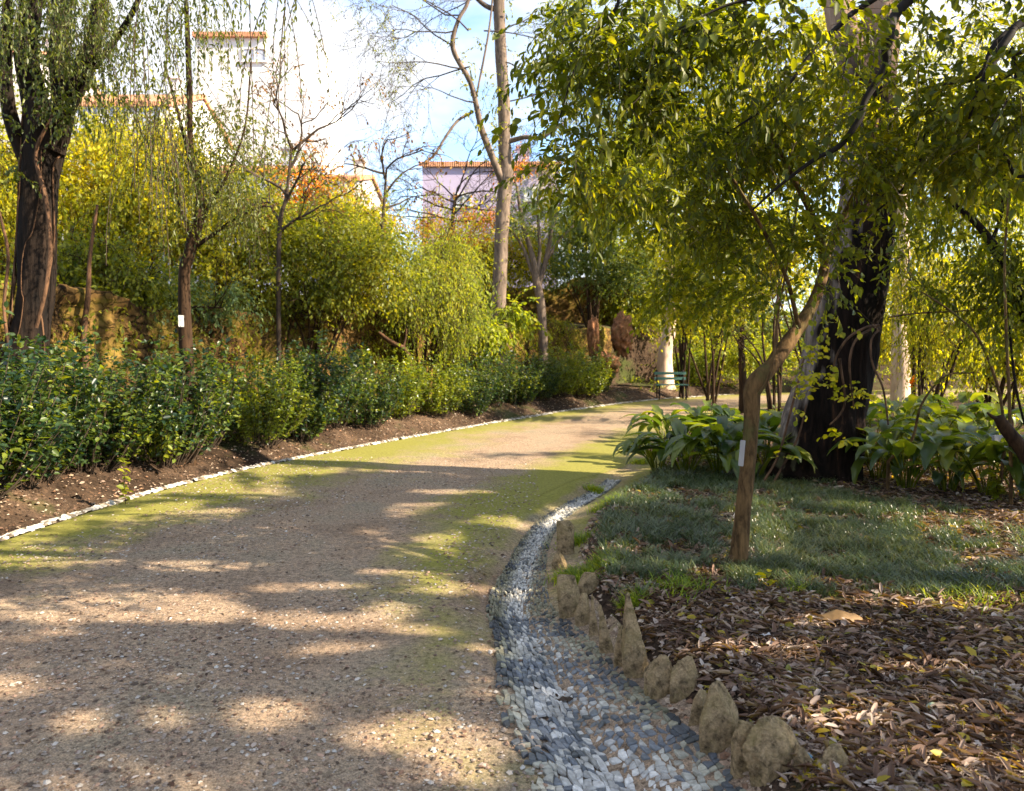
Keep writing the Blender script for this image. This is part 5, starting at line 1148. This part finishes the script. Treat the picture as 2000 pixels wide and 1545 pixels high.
def house(name, label, Y, x0p, x1p, eave, ridge, wallc, depth=9, wins=(), base=650, overh=.15, flat=False, wsz=(1.0, 1.4)):
    x0, x1 = at(x0p, 500, Y)[0], at(x1p, 500, Y)[0]; ze = at(1000, eave, Y)[2]; zr = at(1000, ridge, Y)[2]; zb = gz1((x0+x1)/2, Y)-1.5
    t = thing(name, label, 'building', ((x0+x1)/2, Y, zb)); mb = MB(); box(mb, x0, x1, Y, Y+depth, zb, ze); mb.build('wall', wallc, t, smooth=False)
    mb = MB(); o = overh
    if flat:
        box(mb, x0-.1, x0+(x1-x0)*.56, Y-.25, Y+depth+.1, ze+.003, ze+.28)
    else:
        ym = Y+depth/2; th = .22
        V = [(x0-o, Y-o, ze-.1), (x1+o, Y-o, ze-.1), (x1+o, ym, zr), (x0-o, ym, zr), (x1+o, Y+depth+o, ze-.1), (x0-o, Y+depth+o, ze-.1)]
        V2 = [(a, b_, c+th) for a, b_, c in V]; mb.add(V+V2, [(6,7,8,9),(9,8,10,11),(3,2,1,0),(5,4,2,3),(0,1,7,6),(4,5,11,10),(1,2,8,7),(2,4,10,8),(0,6,9,3),(3,9,11,5)])
    rf = mb.build('roof', M['tile'], t, smooth=False)
    if not flat:
        for xa in (x0, x1-.2):
            g = MB(); g.V.append(np.array([(xx, yy, zz) for xx in (xa, xa+.2) for yy, zz in ((Y, ze), (Y+depth, ze), (Y+depth/2, zr-.03))])); g.n = 6; g.M.append(np.zeros(2, int)); g.Q.append(np.array([(0,1,2),(3,5,4)])); g.M.append(np.zeros(3, int)); g.Q.append(np.array([(0,3,4,1),(1,4,5,2),(2,5,3,0)])); g.build('gable', wallc, t, smooth=False)
        cm = MB(); cx = x0+(x1-x0)*.7; box(cm, cx, cx+.6, Y+depth*.45, Y+depth*.45+.6, zr-.6, zr+.9); box(cm, cx-.08, cx+.68, Y+depth*.45-.08, Y+depth*.45+.68, zr+.903, zr+1.0); ch = cm.build('chimney', wallc, t, smooth=False)
    for (u, vv) in wins:
        cx, cz = at(u, 500, Y)[0], at(1000, vv, Y)[2]; a, b_ = wsz[0]/2, wsz[1]/2
        f = MB(); k = .09
        box(f, cx-a-k, cx-a, Y-.06, Y+.02, cz-b_, cz+b_); box(f, cx+a, cx+a+k, Y-.06, Y+.02, cz-b_, cz+b_); box(f, cx-a-k, cx+a+k, Y-.06, Y+.02, cz+b_, cz+b_+k); box(f, cx-a-k-.05, cx+a+k+.05, Y-.12, Y+.02, cz-b_-k, cz-b_); box(f, cx-.03, cx+.03, Y-.05, Y+.01, cz-b_, cz+b_)
        fo = f.build('window', M['frame'], t, smooth=False); g = MB(); box(g, cx-a, cx+a, Y-.02, Y+.01, cz-b_, cz+b_); go = g.build('pane', M['glass'], t, smooth=False); go.parent = fo
wh = plaster('white_plaster', (.66,.66,.66)); lv = plaster('lavender_plaster', (.46,.40,.54)); bl_ = plaster('pale_blue_plaster', (.46,.50,.60)); cm_ = plaster('cream_plaster', (.55,.52,.48))
house('apartment_building', 'tall white apartment building with a flat tiled cornice', 48, 392, 640, 74, 60, wh, 5, [(505,108)], flat=True, wsz=(1.3, .7))
house('town_house', 'white house with orange roof seen through the weeping leaves', 38, 120, 340, 205, 140, wh, 8, [(180,240),(240,240),(300,240)])
house('town_house', 'small orange-roofed house at the left frame edge', 42, -60, 60, 100, 60, cm_, 8, [(-20,140),(20,140)])
house('town_house', 'low pale blue house with orange roof under the white building', 34, 400, 560, 335, 296, bl_, 7, [(430,380),(480,380),(530,380)])
house('town_house', 'low white house with orange roof above the round yellow tree', 40, 580, 700, 350, 315, cm_, 8, [(610,385),(660,385)])
house('town_house', 'lavender house with orange roof behind the bare twiggy tree', 36, 826, 1090, 322, 296, lv, 6, [(905,392),(1040,380)], wsz=(.6, .5))

# ------------------------------------------------------------------ bench, small things
bm_ = flat_mat('green_bench_paint', (.09,.19,.155), .8, .3)
c = ground(1318, 775); c[1] = 22.9; c[0] = (1315-1000)/F*22.9; c[2] = gz1(c[0], c[1])
t = thing('park_bench', 'small green park bench at the bend in front of the cream trunk', 'bench', c); sx, sy, s_z = c
for k, y in enumerate((0, .14, .28)):
    mb = MB(); box(mb, sx-.48, sx+.48, sy+y, sy+y+.10, s_z+.43, s_z+.455); mb.build('seat_slat', bm_, t, smooth=False)
for k, z in enumerate((.58, .74)):
    mb = MB(); box(mb, sx-.48, sx+.48, sy+.44, sy+.47, s_z+z, s_z+z+.08); mb.build('backrest_slat', bm_, t, smooth=False)
for x in (-.4, .4):
    mb = MB(); tube(mb, [(sx+x, sy+.03, s_z), (sx+x, sy+.05, s_z+.425)], .025, 8); tube(mb, [(sx+x, sy+.42, s_z), (sx+x, sy+.42, s_z+.45), (sx+x, sy+.50, s_z+.88)], .022, 8); tube(mb, [(sx+x, sy+.03, s_z+.40), (sx+x, sy+.42, s_z+.40)], .02, 8); mb.build('leg', M['bark_black'], t)
# blue bottle top
g0 = ground(1572, 1487); mb = MB(); prof = [(.0, .016), (.008, .017), (.010, .013), (.019, .012), (.023, .008), (.024, .0)]
th = np.linspace(0, 2*PI, 24, endpoint=False)
V = np.array([(r_*math.cos(a), r_*math.sin(a)*.8, z) for r_, z in prof for a in th]); i = np.arange(len(prof)-1)[:, None]*24; j = np.arange(24)[None]
mb.add(V, np.stack([i+j, i+(j+1) % 24, i+24+(j+1) % 24, i+24+j], -1).reshape(-1, 4)); mb.Q.append(np.array([list(range(24))])); mb.M.append(np.zeros(1, int))
o = mb.build('bottle_top', NT('blue_plastic').done(NT('x').bsdf((0,0,0))) if False else flat_mat('blue_plastic', (.02,.25,.42), .3, .05)); o.location = (g0[0], g0[1], g0[2]+.012); o.rotation_euler = (.35, .1, 0); tag(o, 'blue plastic bottle top lying beside the widest edging stone', 'bottle top')
# notable fallen leaves and sticks
def big_leaf(label, px, py, L, W, yaw, mat, curlz=.06, name='fallen_leaf'):
    g = ground(px, py); mb = MB(); n = 10; V = []
    for i in range(n):
        u = i/(n-1); w = max(.002, W*math.sin(PI*min(.98, u*.95+.03))**.8); z = curlz*math.sin(PI*u)+.012
        for s_ in (-1, -.5, 0, .5, 1): V.append(((u-.5)*L, s_*w/2, z-.35*w*abs(s_)**2+.006*math.sin(i*1.9+s_)))
    i = np.arange(n-1)[:, None]*5; j = np.arange(4)[None]; mb.add(V, np.stack([i+j, i+5+j, i+6+j, i+j+1], -1).reshape(-1, 4))
    tube(mb, [(-L/2-.04, 0, .01), (-L/2, 0, .014), (L*.2, 0, curlz*.9+.013)], (.002, .002, .001), 4, cap=False)
    o = mb.build(name, mat); o.location = tuple(map(float, g)); o.rotation_euler = (0, 0, yaw); tag(o, label, 'leaf')
tan = flat_mat('tan_dry_leaf', (.24,.14,.055), .6, .3, 25); pale = flat_mat('silvery_leaf', (.55,.53,.52), .5, .2, 25); yel = flat_mat('yellow_leaf', (.55,.36,.03), .5, .3, 25); orl = flat_mat('ochre_leaf', (.42,.24,.05), .6, .3, 25)
big_leaf('large arched tan dry leaf at the edge of the grass', 1640, 1215, .27, .10, -.1, tan, .05)
big_leaf('bright yellow leaf lying in the sun at the right lawn edge', 1865, 1190, .10, .035, -.4, yel, .01)
big_leaf('silvery white curled leaf just behind the pointed stone', 1502, 1250, .085, .03, -.9, pale, .02)
big_leaf('long ochre leaf low in the litter right of the blue bottle top', 1690, 1478, .12, .035, .3, orl, .02)
big_leaf('pale green round leaf near the forked stick', 1820, 1385, .06, .04, 1.0, flat_mat('grey_green_leaf', (.35,.42,.30), .5), .01)
big_leaf('upright ochre leaf at the right edge of the litter', 1968, 1260, .08, .045, 1.3, orl, .03)
big_leaf('dark wet leaf in the bottom of the stone drain', 1102, 1372, .10, .035, .2, flat_mat('dark_leaf', (.05,.03,.015), .5), .015)
def stick(label, pts, w):
    P = []
    for a, b_ in pts: g = ground(a, b_); P.append(g+np.array((0, 0, .02)))
    mb = MB(); S = catmull(P, 5); tube(mb, S, np.linspace(w, w*.5, len(S)), 7, rough=.12, ridges=20); o = mb.build('fallen_stick', bark_mat('stick_bark', (.12,.085,.06), (.32,.26,.21), 30, .5), loc=P[0]); tag(o, label, 'stick', 'fallen sticks in the litter')
stick('curved grey stick lying mid litter, left of the pale round leaf', [(1700,1365),(1725,1375),(1742,1392)], .006)
stick('short grey stick just below the curved grey one', [(1752,1405),(1762,1425),(1765,1432)], .006)
stick('long bent twig at the bottom right of the litter', [(1785,1535),(1822,1480),(1850,1490),(1880,1530)], .005)
stick('dark twig bow in the centre of the litter', [(1690,1425),(1722,1405),(1725,1395)], .007)

# orange flower spike at far lawn
g0 = at(1781, 765, 12); g0[2] = gz1(g0[0], g0[1]); t = thing('orange_flower', 'orange flower spike on the sunlit lawn right of the gum tree', 'flower', g0)
mb = MB(); top = at(1781, 742, 12); tube(mb, [g0, (g0+top)/2, top], .006, 5); mb.build('stem', M['green'], t)
mb = MB(); r = np.random.RandomState(4); n = 30; P = top[None]+np.stack([r.normal(0, .012, n), r.normal(0, .012, n), r.uniform(-.14, .04, n)], -1); put_leaves(mb, P, r.uniform(0, 6.28, n), r.uniform(.2, 1.2, n), r.normal(0, .4, n), r.uniform(.04, .07, n), kf); mb.build('bloom', M['orange'], t)

# ------------------------------------------------------------------ world, sun, render
w = bpy.data.worlds.new('World'); bpy.context.scene.world = w; w.use_nodes = True; nt = w.node_tree; nt.nodes.clear()
out = nt.nodes.new('ShaderNodeOutputWorld'); bg = nt.nodes.new('ShaderNodeBackground'); sky = nt.nodes.new('ShaderNodeTexSky'); sky.sky_type = 'NISHITA'; sky.sun_disc = False
sky.sun_elevation = SEL; sky.sun_rotation = SAZ; sky.air_density = 1.0; sky.dust_density = .6; sky.ozone_density = 3
bg.inputs['Strength'].default_value = .125
tc = nt.nodes.new('ShaderNodeTexCoord'); no = nt.nodes.new('ShaderNodeTexNoise'); no.inputs['Scale'].default_value = 2.2; no.inputs['Detail'].default_value = 6; no.inputs['Roughness'].default_value = .55
mp = nt.nodes.new('ShaderNodeMapping'); mp.inputs['Scale'].default_value = (1, 1, 2.2); mp.inputs['Location'].default_value = (.4, .2, .1); nt.links.new(tc.outputs['Generated'], mp.inputs[0]); nt.links.new(mp.outputs[0], no.inputs['Vector'])
rp = nt.nodes.new('ShaderNodeValToRGB'); rp.color_ramp.elements[0].position = .42; rp.color_ramp.elements[1].position = .56; nt.links.new(no.outputs['Fac'], rp.inputs[0])
mx = nt.nodes.new('ShaderNodeMix'); mx.data_type = 'RGBA'; mx.inputs[7].default_value = (2.7, 2.78, 2.95, 1); nt.links.new(rp.outputs[0], mx.inputs[0]); nt.links.new(sky.outputs[0], mx.inputs[6])
nt.links.new(mx.outputs[2], bg.inputs[0]); nt.links.new(bg.outputs[0], out.inputs[0])
sl_ = bpy.data.lights.new('sun', 'SUN'); sl_.energy = 5.0; sl_.angle = R(.53); sl_.color = (1, .85, .64)
so = bpy.data.objects.new('sun', sl_); C.objects.link(so); so.rotation_euler = Vector(SD).to_track_quat('Z', 'Y').to_euler(); so.location = (20, -6, 20)
sc = bpy.context.scene
sc.view_settings.view_transform = 'Standard'; sc.view_settings.look = 'None'; sc.view_settings.exposure = 1.9; sc.view_settings.gamma = 1
sc.render.engine = 'CYCLES'; sc.cycles.use_denoising = True; sc.cycles.max_bounces = 7; sc.cycles.diffuse_bounces = 4; sc.cycles.glossy_bounces = 2; sc.cycles.transmission_bounces = 4
sc.cycles.use_adaptive_sampling = True; sc.cycles.adaptive_threshold = .02; sc.cycles.sample_clamp_indirect = 6
